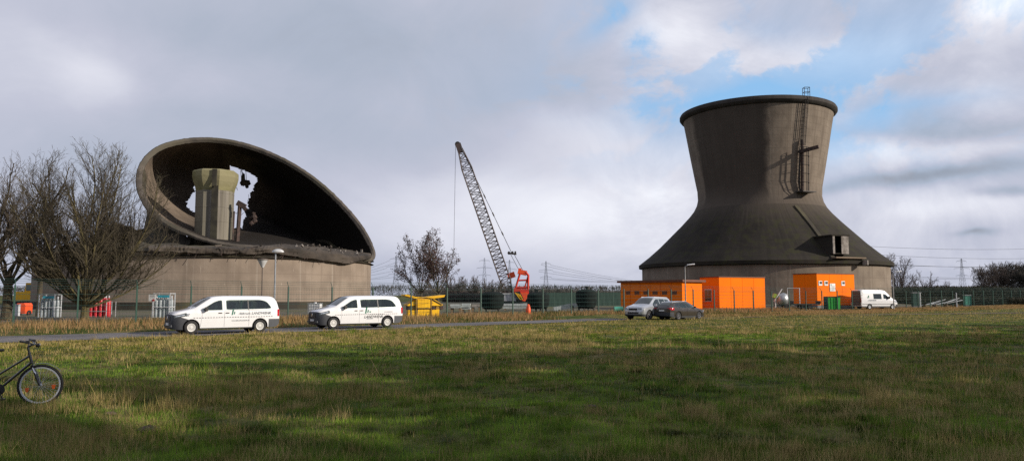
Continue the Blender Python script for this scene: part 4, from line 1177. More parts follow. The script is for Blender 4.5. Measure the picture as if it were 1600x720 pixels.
def car(name, loc, rz, label, cat, ST, wheels, wr, paint, rearpaint, wins, screen, rear, suv, halfw):
    t = thing(name, loc, label, cat, rz)
    L_ = ST[-1][0]; ST = refine(ST)
    def fn(c, nrm):
        if c.z < (.44 if suv else .30): return 1
        if c.x > L_ - .42 and c.z < .62: return 2
        if c.x > L_ - .75 and nrm.x > .55: return 3
        return 0
    make_body(t, ST, wheels, wr, paint, {'fn': fn, 'planes': [((0, 0, .44 if suv else .30), (0, 0, 1)), ((L_ - .42, 0, 0), (1, 0, 0)), ((0, 0, .62), (0, 0, 1))], 'names': [('body', paint), ('sill', M['bumper']), ('rear_bumper', M['bumper'] if not suv else paint), ('tailgate', rearpaint)]}, .06, cuts=[w_[1:5] for w_ in wins])
    seats(t, (wheels[0] + 1.3, wheels[0] + 2.15), (.93 if not suv else 1.07), (1.28 if not suv else 1.5), .6)
    for w_ in wins: window(t, ST, *w_)
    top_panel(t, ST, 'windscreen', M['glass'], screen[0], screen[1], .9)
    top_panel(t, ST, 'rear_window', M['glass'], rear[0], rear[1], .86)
    for s_ in (-1, 1):
        mb = MB(); mb.box((screen[0] + .45, s_ * (halfw + .07), .98 if not suv else 1.12), (.12, .18, .14)); mb.build('wing_mirror', paint, t, world=False)
        mb = MB(); mb.box((.06, s_ * halfw * .64, .68 if not suv else .84), (.13, .30, .12), rz=s_ * -.35); mb.build('headlight', M['headlight'], t, world=False)
        xs = curve_pts(L_ - .42, L_ - .10, 5); zt_ = .86 if not suv else 1.0
        side_panel(t, ST, 'tail_light', M['taillight'], xs, [zt_ - .08] * 6, [zt_ + .10] * 6, s_, .015)
        mb = MB(); mb.box((L_ - .05, s_ * halfw * .72, zt_), (.07, .30, .18)); mb.build('tail_light', M['taillight'], t, world=False)
        mb = MB(); x0 = screen[1] + .15; x1 = rear[0] - .1; y_ = s_ * (st_interp(ST, 2)[6] - .09)
        mb.path([(x0, y_, ztop(ST, x0, y_) + .0), (x0 + .1, y_, ztop(ST, x0, y_) + .05), (x1 - .1, y_, ztop(ST, x1, y_) + .05), (x1, y_, ztop(ST, x1, y_))], .018, 5); mb.build('roof_rail', M['galv_pale'], t, world=False)
        for x_ in (wheels[0] + 1.35, wheels[0] + 2.2):
            mb = MB(); z_ = .84 if not suv else 1.0; mb.box((x_, s_ * (yside(ST, x_, z_) + .015), z_), (.18, .03, .03)); mb.build('door_handle', M['chrome'], t, world=False)
        for x_ in wheels: make_wheel(t, x_, s_ * (halfw - .115), wr, s_, M['alloy'], 5, .64, cover=False)
    zg = .62 if not suv else .80
    mb = MB(); mb.box((-.005, 0, zg), (.05, .74, .15)); mb.build('grille', M['black'], t, world=False)
    mb = MB(); mb.box((.0, 0, zg - .27), (.05, .95, .13)); mb.build('lower_intake', M['black'], t, world=False)
    mb = MB(); mb.box((-.035, 0, zg - .14), (.02, .52, .11)); mb.build('number_plate', M['plate'], t, world=False)
    mb = MB(); mb.box((L_ + .015, 0, .74 if not suv else .8), (.02, .52, .11)); mb.build('number_plate', M['plate'], t, world=False)
    for x_ in (wheels[0] + .62, wheels[0] + 1.55):
        for s_ in (-1, 1):
            mb = MB(); mb.path([(x_, s_ * (yside(ST, x_, z) + .0005), z) for z in curve_pts(.35, .92 if not suv else 1.05, 8)], .006, 4)
            mb.build('door_gap', M['black'], t, world=False)
    return t
WAG = [(0, .26, .50, .62, .55, .60, .54), (.06, .20, .58, .72, .72, .76, .66), (.25, .18, .66, .80, .82, .85, .74), (.75, .18, .78, .92, .85, .885, .76), (1.10, .18, .84, 1.00, .86, .895, .74), (1.45, .18, .88, 1.20, .86, .90, .68), (1.85, .18, .90, 1.40, .86, .90, .62), (2.15, .18, .91, 1.455, .86, .90, .61), (2.7, .18, .92, 1.475, .86, .90, .61), (3.5, .18, .94, 1.44, .86, .90, .60), (3.95, .20, .96, 1.38, .85, .89, .58), (4.25, .24, .97, 1.18, .83, .87, .60), (4.42, .28, .90, 1.02, .81, .85, .66), (4.50, .32, .80, .90, .78, .82, .70)]
p = gpt(1073, 64.0)
wag = car('estate_car', (p.x + .75, p.y - .25, p.z), R(180 + 40), 'dark brown grey estate car parked in the grass with its tail towards the silver car', 'car', WAG, (.86, 3.52), .32, M['brownpaint'], M['darkpaint'],
    [('front_side_window', 1.50, 2.38, [(1.50, .925), (2.38, .935)], [(1.50, 1.0), (1.85, 1.20), (2.2, 1.32), (2.38, 1.335)]), ('rear_side_window', 2.44, 3.22, [(2.44, .935), (3.22, .955)], [(2.44, 1.34), (3.22, 1.325)]), ('quarter_window', 3.27, 3.80, [(3.27, .965), (3.68, .98), (3.80, 1.05)], [(3.27, 1.32), (3.6, 1.29), (3.74, 1.22), (3.80, 1.12)])], (1.10, 1.92), (3.98, 4.30), False, .90)
SUV = [(0, .38, .66, .84, .58, .64, .58), (.05, .32, .78, .94, .74, .79, .70), (.20, .28, .86, 1.00, .84, .88, .78), (.65, .28, .94, 1.08, .88, .905, .80), (1.05, .28, 1.00, 1.15, .89, .915, .78), (1.40, .28, 1.02, 1.38, .89, .92, .72), (1.75, .28, 1.04, 1.62, .89, .92, .67), (2.05, .28, 1.05, 1.69, .89, .92, .66), (2.7, .28, 1.06, 1.71, .89, .92, .66), (3.7, .28, 1.08, 1.68, .89, .92, .65), (4.05, .30, 1.08, 1.60, .88, .91, .65), (4.26, .34, 1.06, 1.25, .86, .89, .70), (4.36, .40, .98, 1.10, .83, .86, .74)]
p = gpt(994, 61.5)
suv = car('silver_suv', (p.x - .35, p.y - .55, p.z), R(47), 'silver off-road car facing the field, half hidden behind the dark estate car', 'car', SUV, (.84, 3.48), .36, M['silver'], M['silver'],
    [('front_side_window', 1.42, 2.32, [(1.42, 1.06), (2.32, 1.07)], [(1.42, 1.18), (1.75, 1.42), (2.0, 1.55), (2.32, 1.56)]), ('rear_side_window', 2.38, 3.12, [(2.38, 1.07), (3.12, 1.09)], [(2.38, 1.565), (3.12, 1.555)]), ('quarter_window', 3.18, 3.85, [(3.18, 1.10), (3.85, 1.14)], [(3.18, 1.55), (3.7, 1.50), (3.85, 1.30)])], (1.08, 1.80), (3.95, 4.27), True, .92)
suv.scale = (1.06, 1.06, 1.06)

# ------------------------------------------------------------------ bicycle
def bicycle():
    Yb = 13.1; cx = gpt(70, Yb).x; g = gz(cx, Yb) - .02
    t = thing('bicycle', (cx, Yb, g), 'black bicycle with orange spoke reflectors standing in the grass at the left edge', 'bicycle', R(20))
    r = .345; wb = 1.05
    def wheel(x, front):
        mb = MB(); mb.lathe([(r - .022 + .022 * math.cos(a), .021 * math.sin(a)) for a in [2 * math.pi * k / 8 for k in range(8)]], 56, c=(x, 0, r), axis='Y', close=True)
        w_ = mb.build('wheel', M['tyre'], t, world=False, smooth=True)
        mb = MB(); mb.lathe([(r - .066, -.010), (r - .042, -.013), (r - .042, .013), (r - .066, .010)], 56, c=(x, 0, r), axis='Y', close=True)
        mb.build('rim', M['galv_pale'], w_, world=False, smooth=True)
        mb = MB()
        for k in range(32):
            a = 2 * math.pi * k / 32; b = a + (.45 if k % 4 < 2 else -.45); s_ = .03 if k % 2 else -.03
            mb.tube((x + .02 * math.cos(b), s_, r + .02 * math.sin(b)), (x + (r - .06) * math.cos(a), 0, r + (r - .06) * math.sin(a)), .0016, n=3)
        mb.tube((x, -.05, r), (x, .05, r), .02, n=10); mb.build('spokes', M['galv_pale'], w_, world=False)
        for a in (R(200), R(-8)):
            mb = MB(); c_ = Vector((x + .20 * math.cos(a), -.012, r + .20 * math.sin(a))); mb.prism([(-.018, -.04), (.018, -.04), (.03, .03), (-.03, .03)], c_, (1, 0, 0), (0, 0, 1), (0, .012, 0)); mb.build('reflector', M['reflector'], w_, world=False)
        # mudguard
        mb = MB(); a0, a1 = (R(38), R(150)) if front else (R(20), R(170))
        pts = [(x + (r + .03) * math.cos(a0 + (a1 - a0) * k / 14), 0, r + (r + .03) * math.sin(a0 + (a1 - a0) * k / 14)) for k in range(15)]
        rows = [[Vector(q) + Vector((0, y_, -abs(y_) * .4)) for y_ in (-.026, -.012, .012, .026)] for q in pts]
        mb.grid(rows); mb.build('mudguard', M['bikeblack'], t, world=False, smooth=True)
    wheel(0, True); wheel(-wb, False)
    hd_t, hd_b = Vector((-.19, 0, .90)), Vector((-.135, 0, .70)); bb = Vector((-.59, 0, .30)); st_t = Vector((-.68, 0, .76)); ra = Vector((-wb, 0, r))
    mb = MB(); mb.tube(hd_b, hd_t, .022, n=8); mb.tube(hd_b + (hd_t - hd_b) * .15, bb, .021, n=8); mb.tube(hd_b + (hd_t - hd_b) * .7, Vector((-.635, 0, .52)), .017, n=8)
    mb.tube(bb, st_t, .018, n=8)
    for s_ in (-1, 1): mb.tube(bb + Vector((0, s_ * .03, 0)), ra + Vector((0, s_ * .06, 0)), .011, n=6); mb.tube(Vector((-.66, s_ * .02, .64)), ra + Vector((0, s_ * .06, 0)), .010, n=6)
    mb.build('frame', M['bikeblack'], t, world=False, smooth=True)
    mb = MB(); cr = hd_b + Vector((.008, 0, -.03)); mb.tube(cr + Vector((0, -.06, 0)), cr + Vector((0, .06, 0)), .02, n=8)
    for s_ in (-1, 1): mb.tube(cr + Vector((0, s_ * .055, 0)), cr.lerp(Vector((0, s_ * .055, r)), .45), .013, n=8)
    f1 = mb.build('fork', M['bikeblack'], t, world=False, smooth=True)
    mb = MB()
    for s_ in (-1, 1): mb.tube(cr.lerp(Vector((0, s_ * .055, r)), .12) + Vector((0, s_ * .05, 0)), Vector((0, s_ * .055, r)), .017, n=8)
    mb.build('fork_leg', M['bikeblack'], t, world=False, smooth=True)
    mb = MB(); mb.tube(cr.lerp(Vector((0, -.055, r)), .08) + Vector((.002, -.055, 0)), cr.lerp(Vector((0, -.055, r)), .42) + Vector((0, -.03, 0)), .0185, n=8); mb.build('fork_stanchion', M['chrome'], t, world=False)
    # stem, bars, grips, bell lamp
    mb = MB(); mb.tube(hd_t, hd_t + Vector((-.02, 0, .09)), .016, n=8); mb.tube(hd_t + Vector((-.02, 0, .09)), hd_t + Vector((.075, 0, .13)), .017, n=8)
    bc = hd_t + Vector((.075, 0, .13))
    mb.path([bc + Vector((-.11, -.29, .055)), bc + Vector((-.06, -.18, .035)), bc + Vector((0, -.06, 0)), bc + Vector((0, .06, 0)), bc + Vector((-.06, .18, .035)), bc + Vector((-.11, .29, .055))], .013, 8)
    mb.build('handlebar', M['bikeblack'], t, world=False, smooth=True)
    for s_ in (-1, 1):
        mb = MB(); a = bc + Vector((-.14, s_ * .32, .065)); b = bc + Vector((-.075, s_ * .21, .045)); mb.tube(a, b, .019, n=8); mb.build('grip', M['black'], t, world=False)
        mb = MB(); mb.path([b, b + Vector((.05, s_ * .03, -.02)), b + Vector((.045, s_ * .11, -.05))], .008, 5); mb.box(b + Vector((.02, 0, .0)), (.05, .05, .05)); mb.build('brake_lever', M['black'], t, world=False)
    mb = MB(); mb.lathe([(.001, -.05), (.025, -.05), (.038, 0), (.001, .012)], 14, c=bc + Vector((.07, 0, -.02)), axis='X'); lp = mb.build('headlamp', M['black'], t, world=False)
    mb = MB(); mb.lathe([(.001, .02), (.03, .012)], 14, c=bc + Vector((.07, 0, -.02)), axis='X'); mb.build('lens', M['chrome'], lp, world=False)
    mb = MB(); mb.path([bc + Vector((-.02, -.1, .0)), bc + Vector((.09, -.09, -.12)), bc + Vector((.05, -.03, -.25)), cr + Vector((0, -.05, .02))], .004, 4); mb.path([bc + Vector((-.02, .1, .0)), bc + Vector((.12, .05, -.14)), bc + Vector((.03, .02, -.27)), hd_b + Vector((-.1, 0, .02))], .004, 4); mb.build('brake_cable', M['black'], t, world=False)
    # seat
    sp_ = st_t + Vector((-.02, 0, .13)); mb = MB(); mb.tube(st_t, sp_, .013, n=8); mb.build('seat_post', M['galv'], t, world=False)
    rows = []
    for k in range(9):
        f = k / 8; x_ = sp_.x + .15 - .28 * f; w_ = .018 + .065 * f ** 1.6 if k < 8 else .05; z_ = sp_.z + .045 + .02 * abs(f - .4)
        rows.append([Vector((x_, w_ * math.cos(a), z_ + .022 * math.sin(a) * (1 + f * .6))) for a in [2 * math.pi * j / 12 for j in range(12)]])
    mb = MB(); mb.grid(rows, closed=True); mb.f.append(tuple(range(12))); mb.m.append(0); mb.f.append(tuple(range(96, 108))); mb.m.append(0); mb.build('saddle', M['black'], t, world=False, smooth=True)
    # crank, chainguard, pedals, rack, stand
    mb = MB(); mb.lathe([(.001, -.06), (.09, -.06), (.095, -.05), (.09, -.04), (.001, -.04)], 24, c=bb, axis='Y'); mb.tube(bb + Vector((0, -.09, 0)), bb + Vector((.08, -.09, -.15)), .011, n=6); mb.tube(bb + Vector((0, .09, 0)), bb + Vector((-.08, .09, .15)), .011, n=6); mb.build('crank', M['black'], t, world=False)
    for q in ((.08, -.13, -.15), (-.08, .13, .15)): mb = MB(); mb.box(bb + Vector(q), (.09, .08, .025)); mb.build('pedal', M['black'], t, world=False)
    mb = MB(); mb.path([bb + Vector((0, -.05, .09)), ra + Vector((0, -.05, .05))], .012, 4); mb.path([bb + Vector((0, -.05, -.09)), ra + Vector((0, -.05, -.05))], .012, 4); mb.build('chain', M['black'], t, world=False)
    mb = MB(); mb.tube(bb + Vector((-.05, -.04, -.03)), bb + Vector((.05, -.22, -.30)), .009, n=6); mb.build('kickstand', M['black'], t, world=False)
    mb = MB()
    for s_ in (-.06, .06): mb.path([(-.76, s_, .74), (-1.26, s_, .75), (-1.26, s_, .74), (-wb, s_ * 1.2, r)], .007, 5)
    mb.build('luggage_rack', M['black'], t, world=False)
    mb = MB(); mb.path([(-.60, -.03, .44), (-.50, -.04, .52), (-.44, -.03, .50), (-.54, -.03, .40)], .008, 5); mb.build('bottle_cage', M['black'], t, world=False)
    mb = MB(); lk = [(-.82 + .07 * math.cos(a), -.04, .60 + .10 * math.sin(a)) for a in [2 * math.pi * k / 16 for k in range(16)]]; mb.path(lk, .011, 6, closed=True); mb.build('cable_lock', M['black'], t, world=False)
bicycle()
# ================================================================== FENCE
fence = thing('mesh_fence', F0, 'long green wire mesh fence on thin posts running behind the road', 'fence')
N0, N1 = -2, 48
for n_ in range(N0, N1 + 1):
    p = F0 + FD * (FSTEP * n_); p.z = gz(p.x, p.y)
    mb = MB(); mb.box(p + Vector((0, 0, 1.15)), (.095, .095, 2.5), math.atan2(FD.y, FD.x))
    mb.tube(p + Vector((0, 0, 2.38)), p + Vector((0, 0, 2.42)) + FN * .28 + Vector((0, 0, .33)), .022, n=4)
    mb.build('post', M['fence'], fence)
for n_ in range(N0, N1):
    a = F0 + FD * (FSTEP * n_); a.z = gz(a.x, a.y); b = F0 + FD * (FSTEP * (n_ + 1)); b.z = gz(b.x, b.y)
    mb = MB()
    for z in (.12, .45, .80, 1.15, 1.50, 1.85, 2.20, 2.34):
        u = Vector((0, 0, z)); mb.tube(a + u, b + u, .011, n=3, cap=False)
    for k in range(1, 17):
        q = a.lerp(b, k / 17) + FN * -.01; mb.tube(q + Vector((0, 0, .08)), q + Vector((0, 0, 2.36)), .0035, n=3, cap=False)
    for z, o_ in ((2.52, .1), (2.66, .2), (2.78, .28)):
        sag = (a + b) / 2; mb.path([a + FN * o_ + Vector((0, 0, z)), sag + FN * o_ + Vector((0, 0, z - .03)), b + FN * o_ + Vector((0, 0, z))], .010, 3)
    o = mb.build('wire_panel', M['wire'], fence)

# ================================================================== ORANGE BUILDINGS
def s_to_px(c, d, px):                  # how far along d a wall must run to end on a given bearing
    k = (px - 800) / (F / cp)
    return (k * c.y - c.x) / (d.x - k * d.y)
def boxat(c, d, az): m_ = MB(); m_.box(c, d, az); return m_
def bld(name, corner, az, wid, dep, h, label, plinth=.0):
    """corner = the near vertical edge; az = direction of the lit right-hand face; the shaded face runs back to the left"""
    u = Vector((math.cos(az), math.sin(az), 0)); v = Vector((-math.sin(az), math.cos(az), 0))
    t = thing(name, corner, label, 'building')
    c = corner + u * wid / 2 + v * dep / 2
    mb = MB(); mb.box(c + Vector((0, 0, plinth + (h - plinth) / 2)), (wid, dep, h - plinth), az); mb.build('wall', M['orange'], t)
    mb = MB(); mb.box(c + Vector((0, 0, h + .05)), (wid + .14, dep + .14, .10), az); mb.build('roof_edge', M['orange_trim'], t)
    if plinth: mb = MB(); mb.box(c + Vector((0, 0, plinth / 2 - .1)), (wid - .1, dep - .1, plinth + .2), az); mb.build('plinth', M['plinth'], t)
    # sheet joints of the cladding
    mb = MB(); k = int(wid / 2.4)
    for i in range(1, k + 1):
        q = corner + u * (wid * i / (k + 1)); mb.box(q + Vector((0, 0, plinth + (h - plinth) / 2)) - v * .004, (.03, .012, h - plinth - .04), az)
    k2 = int(dep / 2.4)
    for i in range(1, k2 + 1):
        q = corner + v * (dep * i / (k2 + 1)); mb.box(q + Vector((0, 0, plinth + (h - plinth) / 2)) - u * .004, (.012, .03, h - plinth - .04), az)
    o = mb.build('cladding_joints', M['orange_joint'], t); o['kind'] = 'stuff'
    return t, u, v
BZ = R(26); BU = Vector((math.cos(BZ), math.sin(BZ), 0)); BV = Vector((-math.sin(BZ), math.cos(BZ), 0))
# tall one (right)
c1 = gpt(1277, 100); h1 = at(1277, 427.5, 100).z - c1.z
tb1, u1, v1 = bld('orange_site_cabin', c1, BZ, s_to_px(c1, BU, 1335.5), s_to_px(c1, BV, 1240), h1, 'tall orange cabin with three small square windows and a white notice', .45)
def face_pt(corner, u, v, s, z, off=.03): return corner + u * s - v * off + Vector((0, 0, z))
for s_, mn in ((.58, 0), (1.62, 1), (4.75, 1)):
    wn = boxat(face_pt(c1, u1, v1, s_, h1 - 1.22), (.62, .07, .60), BZ).build('window', M['white'], tb1)
    boxat(face_pt(c1, u1, v1, s_ + .05, h1 - 1.16, .08), (.40, .03, .30), BZ).build('pane', M['black'], wn)
sg = boxat(face_pt(c1, u1, v1, 2.76, h1 - 1.75, .05), (.96, .04, 1.0), BZ).build('notice_board', M['white'], tb1)
mb = MB()
for i in range(4): mb.box(face_pt(c1, u1, v1, 2.84, h1 - 1.62 - .15 * i, .075), (.62 - .1 * (i % 2), .01, .05), BZ)
o = mb.build('notice_lines', M['lgrey'], sg); o['kind'] = 'stuff'
mb = MB(); mb.box(face_pt(c1, u1, v1, 2.50, h1 - 1.42, .075), (.10, .01, .22), BZ); mb.build('logo', M['lgreen'], sg)
# middle one
c2 = gpt(1124, 92); h2 = at(1124, 433, 92).z - c2.z
tb2, u2, v2 = bld('orange_site_cabin', c2, BZ, s_to_px(c2, BU, 1195.5), s_to_px(c2, BV, 1094), h2, 'plain orange cabin with one white framed window on its shaded left side')
W2S = s_to_px(c2, BV, 1107); q = c2 + v2 * W2S - u2 * .03 + Vector((0, 0, h2 - 2.15))
wn = boxat(q, (.07, W2S * .62, 1.5), BZ).build('window', M['galv_pale'], tb2)
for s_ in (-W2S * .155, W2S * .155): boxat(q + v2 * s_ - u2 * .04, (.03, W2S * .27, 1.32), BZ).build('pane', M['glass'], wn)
# long low one (left)
c3 = gpt(1066, 88); h3 = at(1066, 440, 88).z - c3.z
tb3, u3, v3 = bld('orange_site_cabin', c3, BZ, 2.4, 1.0, .5, 'long low orange building with a dark roof edge behind the parked cars')
for ch in list(tb3.children): bpy.data.objects.remove(ch)
az3 = math.atan2(at(970, 460, 94.5).y - c3.y, at(970, 460, 94.5).x - c3.x)
far = gpt(970, 95.5); d3 = (far - c3); d3.z = 0; L3 = d3.length; w3 = d3.normalized(); n3 = Vector((w3.y, -w3.x, 0))
n3 = n3 if n3.y > 0 else -n3
mb = MB(); mb.box((c3 + far) / 2 + n3 * 1.8 + Vector((0, 0, h3 / 2)), (L3, 3.6, h3), math.atan2(w3.y, w3.x)); mb.build('wall', M['orange'], tb3)
mb = MB(); mb.box((c3 + far) / 2 + n3 * 1.8 + Vector((0, 0, h3 + .09)), (L3 + .7, 4.2, .26), math.atan2(w3.y, w3.x)); mb.build('roof_edge', M['orange_trim'], tb3)
mb = MB()
for i in range(1, 6):
    q = c3.lerp(far, i / 6) - n3 * .012; q.z = gz(q.x, q.y) + h3 / 2; mb.box(q, (.05, .03, h3 - .1), math.atan2(w3.y, w3.x))
for zz in (.33, .66):
    q = (c3 + far) / 2 - n3 * .01 + Vector((0, 0, h3 * zz)); mb.box(q, (L3, .02, .04), math.atan2(w3.y, w3.x))
o = mb.build('cladding_joints', M['orange_joint'], tb3); o['kind'] = 'stuff'
for i in range(6):
    q = c3.lerp(far, .12 + .15 * i) - n3 * .02; q.z = gz(q.x, q.y) + h3 * .62
    mb = MB(); mb.box(q, (.75, .05, .40), math.atan2(w3.y, w3.x)); mb.build('closed_shutter', M['orange_trim'], tb3)
# small linking cabin with a canopy between the two
c4 = gpt(1082, 91.5); h4 = at(1082, 438, 91.5).z - c4.z
t4 = thing('orange_porch', c4, 'small orange porch with a sloping canopy between the low and the middle orange buildings', 'porch')
mb = MB(); mb.box(c4 + Vector((-.5, 1.2, h4 / 2)), (1.7, 2.0, h4), BZ); mb.build('wall', M['orange'], t4)
mb = MB(); mb.prism([(0, 0), (1.5, .55), (1.5, .75), (0, .75)], c4 + Vector((-.3, -.2, h4 - 1.35)), (math.cos(BZ), math.sin(BZ), 0), (0, 0, 1), (-.1, 1.0, 0)); mb.build('canopy', M['orange'], t4)
mb = MB(); mb.box(c4 + Vector((.35, .12, .95)), (.8, .06, 1.9), BZ); mb.build('door', M['orange_trim'], t4)

# ================================================================== STREET LAMPS
def lamp(px, Y, ytop, label, style, head_side=1):
    b = gpt(px, Y); top = at(px, ytop, Y); t = thing('street_lamp', b, label, 'lamp', 0, 'lamps standing behind the fence'); h = top.z - b.z
    if style == 'cone':
        mb = MB(); mb.tube((0, 0, -.1), (0, 0, h - .7), .055, .042, n=8); mb.build('lamp_post', M['lampbrown'], t, world=False)
        mb = MB(); mb.lathe([(.001, h - .75), (.09, h - .72), (.42, h - .08), (.001, h - .05)], 20); sh = mb.build('lamp_shade', M['lamp'], t, world=False, smooth=True)
        mb = MB(); mb.lathe([(.46, h - .10), (.46, h - .02), (.001, h + .03)], 20); mb.build('shade_lid', M['lampbrown'], sh, world=False)
    elif style == 'dome':
        mb = MB(); mb.tube((0, 0, -.1), (0, 0, h - .25), .085, .055, n=8); mb.build('lamp_post', M['galv'], t, world=False)
        mb = MB(); rows = [[Vector((.18 + .48 * math.cos(a) * math.cos(e), .26 * math.sin(a) * math.cos(e), h - .2 + .26 * math.sin(e))) for a in [2 * math.pi * k / 16 for k in range(16)]] for e in [math.pi / 2 * k / 5 for k in range(6)]]
        mb.grid(rows, closed=True); mb.f.append(tuple(range(16))); mb.m.append(0); mb.build('lamp_head', M['lamp'], t, world=False, smooth=True)
    else:
        s = head_side
        mb = MB(); mb.tube((0, 0, -.1), (0, 0, h - .45), .08, .055, n=8); mb.path([(0, 0, h - .5), (s * .02, 0, h - .3), (s * .35, 0, h - .16)], .045, 6); mb.build('lamp_post', M['lampgrey'], t, world=False)
        rows = []
        for k in range(6):
            x_ = s * (.25 + .85 * k / 5); w_ = .16 * math.sin(math.pi * (k + .7) / 6.6) + .05
            rows.append([Vector((x_, w_ * math.cos(a), h - .16 + .06 * k / 5 * 1.6 + .10 * math.sin(a) * (1 if math.sin(a) > 0 else .4))) for a in [2 * math.pi * q / 12 for q in range(12)]])
        mb = MB(); mb.grid(rows, closed=True); mb.f.append(tuple(range(12))); mb.m.append(0); mb.f.append(tuple(range(60, 72))); mb.m.append(0); mb.build('lamp_head', M['lamp'], t, world=False, smooth=True)
    return t
lamp(409, 62, 404, 'thin brown lamp with an upturned cone shade in front of the collapsed tower', 'cone')
lamp(429, 60, 390, 'lamp with a pale domed head beside the thin cone lamp', 'dome')
lamp(1071, 86, 412, 'lamp with a white head leaning over the low orange building', 'arm', 1)
lamp(1396, 98, 423, 'dark lamp with a white head at the nose of the high roof panel van', 'arm', 1)

# ================================================================== GAS CYLINDER RACKS, SIGNS
def rack(px, Y, wpx, ytop, label, rz=0, dark=0):
    b = gpt(px, Y); w_ = wpx * Y / 1200; h = at(px, ytop, Y).z - b.z
    t = thing('gas_cylinder_rack', b, label, 'rack', rz, 'racks of grey gas cylinders')
    mb = MB()
    for x_ in (-w_ / 2, w_ / 2):
        for y_ in (-.45, .45): mb.box((x_, y_, h / 2), (.06, .06, h))
    for z in (.08, h * .45, h - .04):
        for y_ in (-.45, .45): mb.box((0, y_, z), (w_, .05, .05))
        for x_ in (-w_ / 2, w_ / 2): mb.box((x_, 0, z), (.05, .9, .05))
    mb.build('rack_frame', M['galv_pale'], t, world=False)
    mb = MB(); mb.box((w_ * .12, -.48, h - .26), (w_ * .72, .03, .20)); mb.build('rack_sign', M['cyan'], t, world=False)
    mb = MB(); mb.box((0, 0, .04), (w_, .9, .05)); mb.build('rack_floor', M['galv'], t, world=False)
    for j in range(2):
        for i in range(4):
            x_ = -w_ / 2 + w_ * (i + .5) / 4; r = w_ / 8 * .80; y_ = -.26 + .5 * j
            mb = MB(); mb.lathe([(r, .07), (r, h - .62), (r * .8, h - .50), (r * .35, h - .42), (r * .3, h - .36), (.001, h - .34)], 14, c=(x_, y_, 0)); c_ = mb.build('gas_cylinder', M['cylgrey'], t, world=False, smooth=True)
            mb = MB(); mb.lathe([(r * .5, h - .42), (r * .5, h - .22), (.001, h - .20)], 10, c=(x_, y_, 0)); mb.build('valve_cap', M['galv_pale'], c_, world=False)
    return t
rack(79, 60, 24, 459, 'rack of grey gas cylinders left of the big bare tree')
rack(257, 60, 25, 457.5, 'rack of grey gas cylinders beside the white sign, left of the front van')
# red cylinders in a low cradle
b = gpt(156, 60); t = thing('red_cylinder_cradle', b, 'low wire cradle holding red gas cylinders, right of the big bare tree trunk', 'rack')
mb = MB()
for x_ in (-.75, .72, 1.12):
    for y_ in (-.3, .3): mb.box((x_, y_, .75 if x_ < 1 else .65), (.035, .035, 1.5 if x_ < 1 else 1.3))
for z in (.15, .55, 1.0):
    for y_ in (-.3, .3): mb.box((-.02, y_, z), (1.5, .025, .025))
for z in (.1, 1.28): mb.box((.92, -.3, z), (.4, .03, .03))
mb.build('cradle_frame', M['galv_pale'], t, world=False)
for j in range(2):
    for i in range(4):
        x_ = -.56 + .37 * i + .1 * j; y_ = -.12 + .28 * j
        mb = MB(); mb.lathe([(.15, .05), (.15, 1.38), (.11, 1.50), (.045, 1.56), (.04, 1.60)], 14, c=(x_, y_, 0)); c_ = mb.build('gas_cylinder', M['cylred'], t, world=False, smooth=True)
        mb = MB(); mb.lathe([(.055, 1.58), (.055, 1.74), (.001, 1.76)], 10, c=(x_, y_, 0)); mb.build('valve_cap', M['galv_pale'], c_, world=False)
def sign(px, Y, w_, ht, zb, label, name='sign', bars=(), rows=3):
    b = gpt(px, Y); t = thing(name, b, label, 'sign')
    mb = MB(); mb.tube((0, 0.03, -.1), (0, .03, zb + ht), .03, n=6); mb.build('sign_post', M['galv'], t, world=False)
    pn = MB(); pn.box((0, -.02, zb + ht / 2), (w_, .03, ht)); p_ = pn.build('sign_board', M['white'], t, world=False)
    return t, p_
t, p_ = sign(238.5, 58.5, .55, .52, at(238, 470, 58.5).z - gpt(238, 58.5).z, 'small white notice with a red mark beside the right rack of grey gas cylinders')
mb = MB()
for i in range(3): mb.box((0, -.04, 1.62 + .11 * i), (.36, .008, .03))
o = mb.build('notice_lines', M['lgrey'], p_, world=False); o['kind'] = 'stuff'
mb = MB(); mb.lathe([(.001, 0), (.09, 0), (.09, -.01), (.001, -.01)], 14, c=(.1, -.05, 1.42), axis='Y'); mb.build('warning_disc', M['cylred'], t, world=False)
t, p_ = sign(12, 58, .36, 1.15, at(12, 480, 58).z - gpt(12, 58).z, 'tall narrow white and blue sign at the left edge')
for zz in (.52, .74): mb = MB(); mb.box((0, -.045, at(12, 480, 58).z - gpt(12, 58).z + zz), (.34, .01, .10)); mb.build('blue_band', M['cyan'], p_, world=False)

# yellow excavator glimpsed behind the left trees, orange plant, pale box
b = gpt(48, 104); t = thing('yellow_excavator', b, 'yellow excavator partly seen past the left end of the collapsed tower', 'excavator')
mb = MB(); mb.box((-.4, 0, 1.55), (2.4, 2.0, 1.1)); mb.build('engine_house', M['yellow'], t, world=False)
mb = MB(); mb.prism([(0, 0), (1.1, 0), (1.0, 1.3), (.15, 1.3)], (-.3, -.9, 2.0), (1, 0, 0), (0, 0, 1), (0, .9, 0)); cb_ = mb.build('cab', M['yellow'], t, world=False)
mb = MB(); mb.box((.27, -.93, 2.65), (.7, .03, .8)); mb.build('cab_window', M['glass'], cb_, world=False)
for y_ in (-.9, .9):
    mb = MB(); mb.prism([(-1.7, .25), (-1.4, 0), (1.4, 0), (1.7, .25), (1.7, .6), (1.4, .85), (-1.4, .85), (-1.7, .6)], (-.2, y_ - .25, 0), (1, 0, 0), (0, 0, 1), (0, .5, 0)); mb.build('track', M['black'], t, world=False)
mb = MB(); mb.path([(.6, 0, 2.0), (.75, 0, 3.9), (.95, 0, 4.9)], [.28, .25, .18], 4); mb.build('boom', M['yellow'], t, world=False)
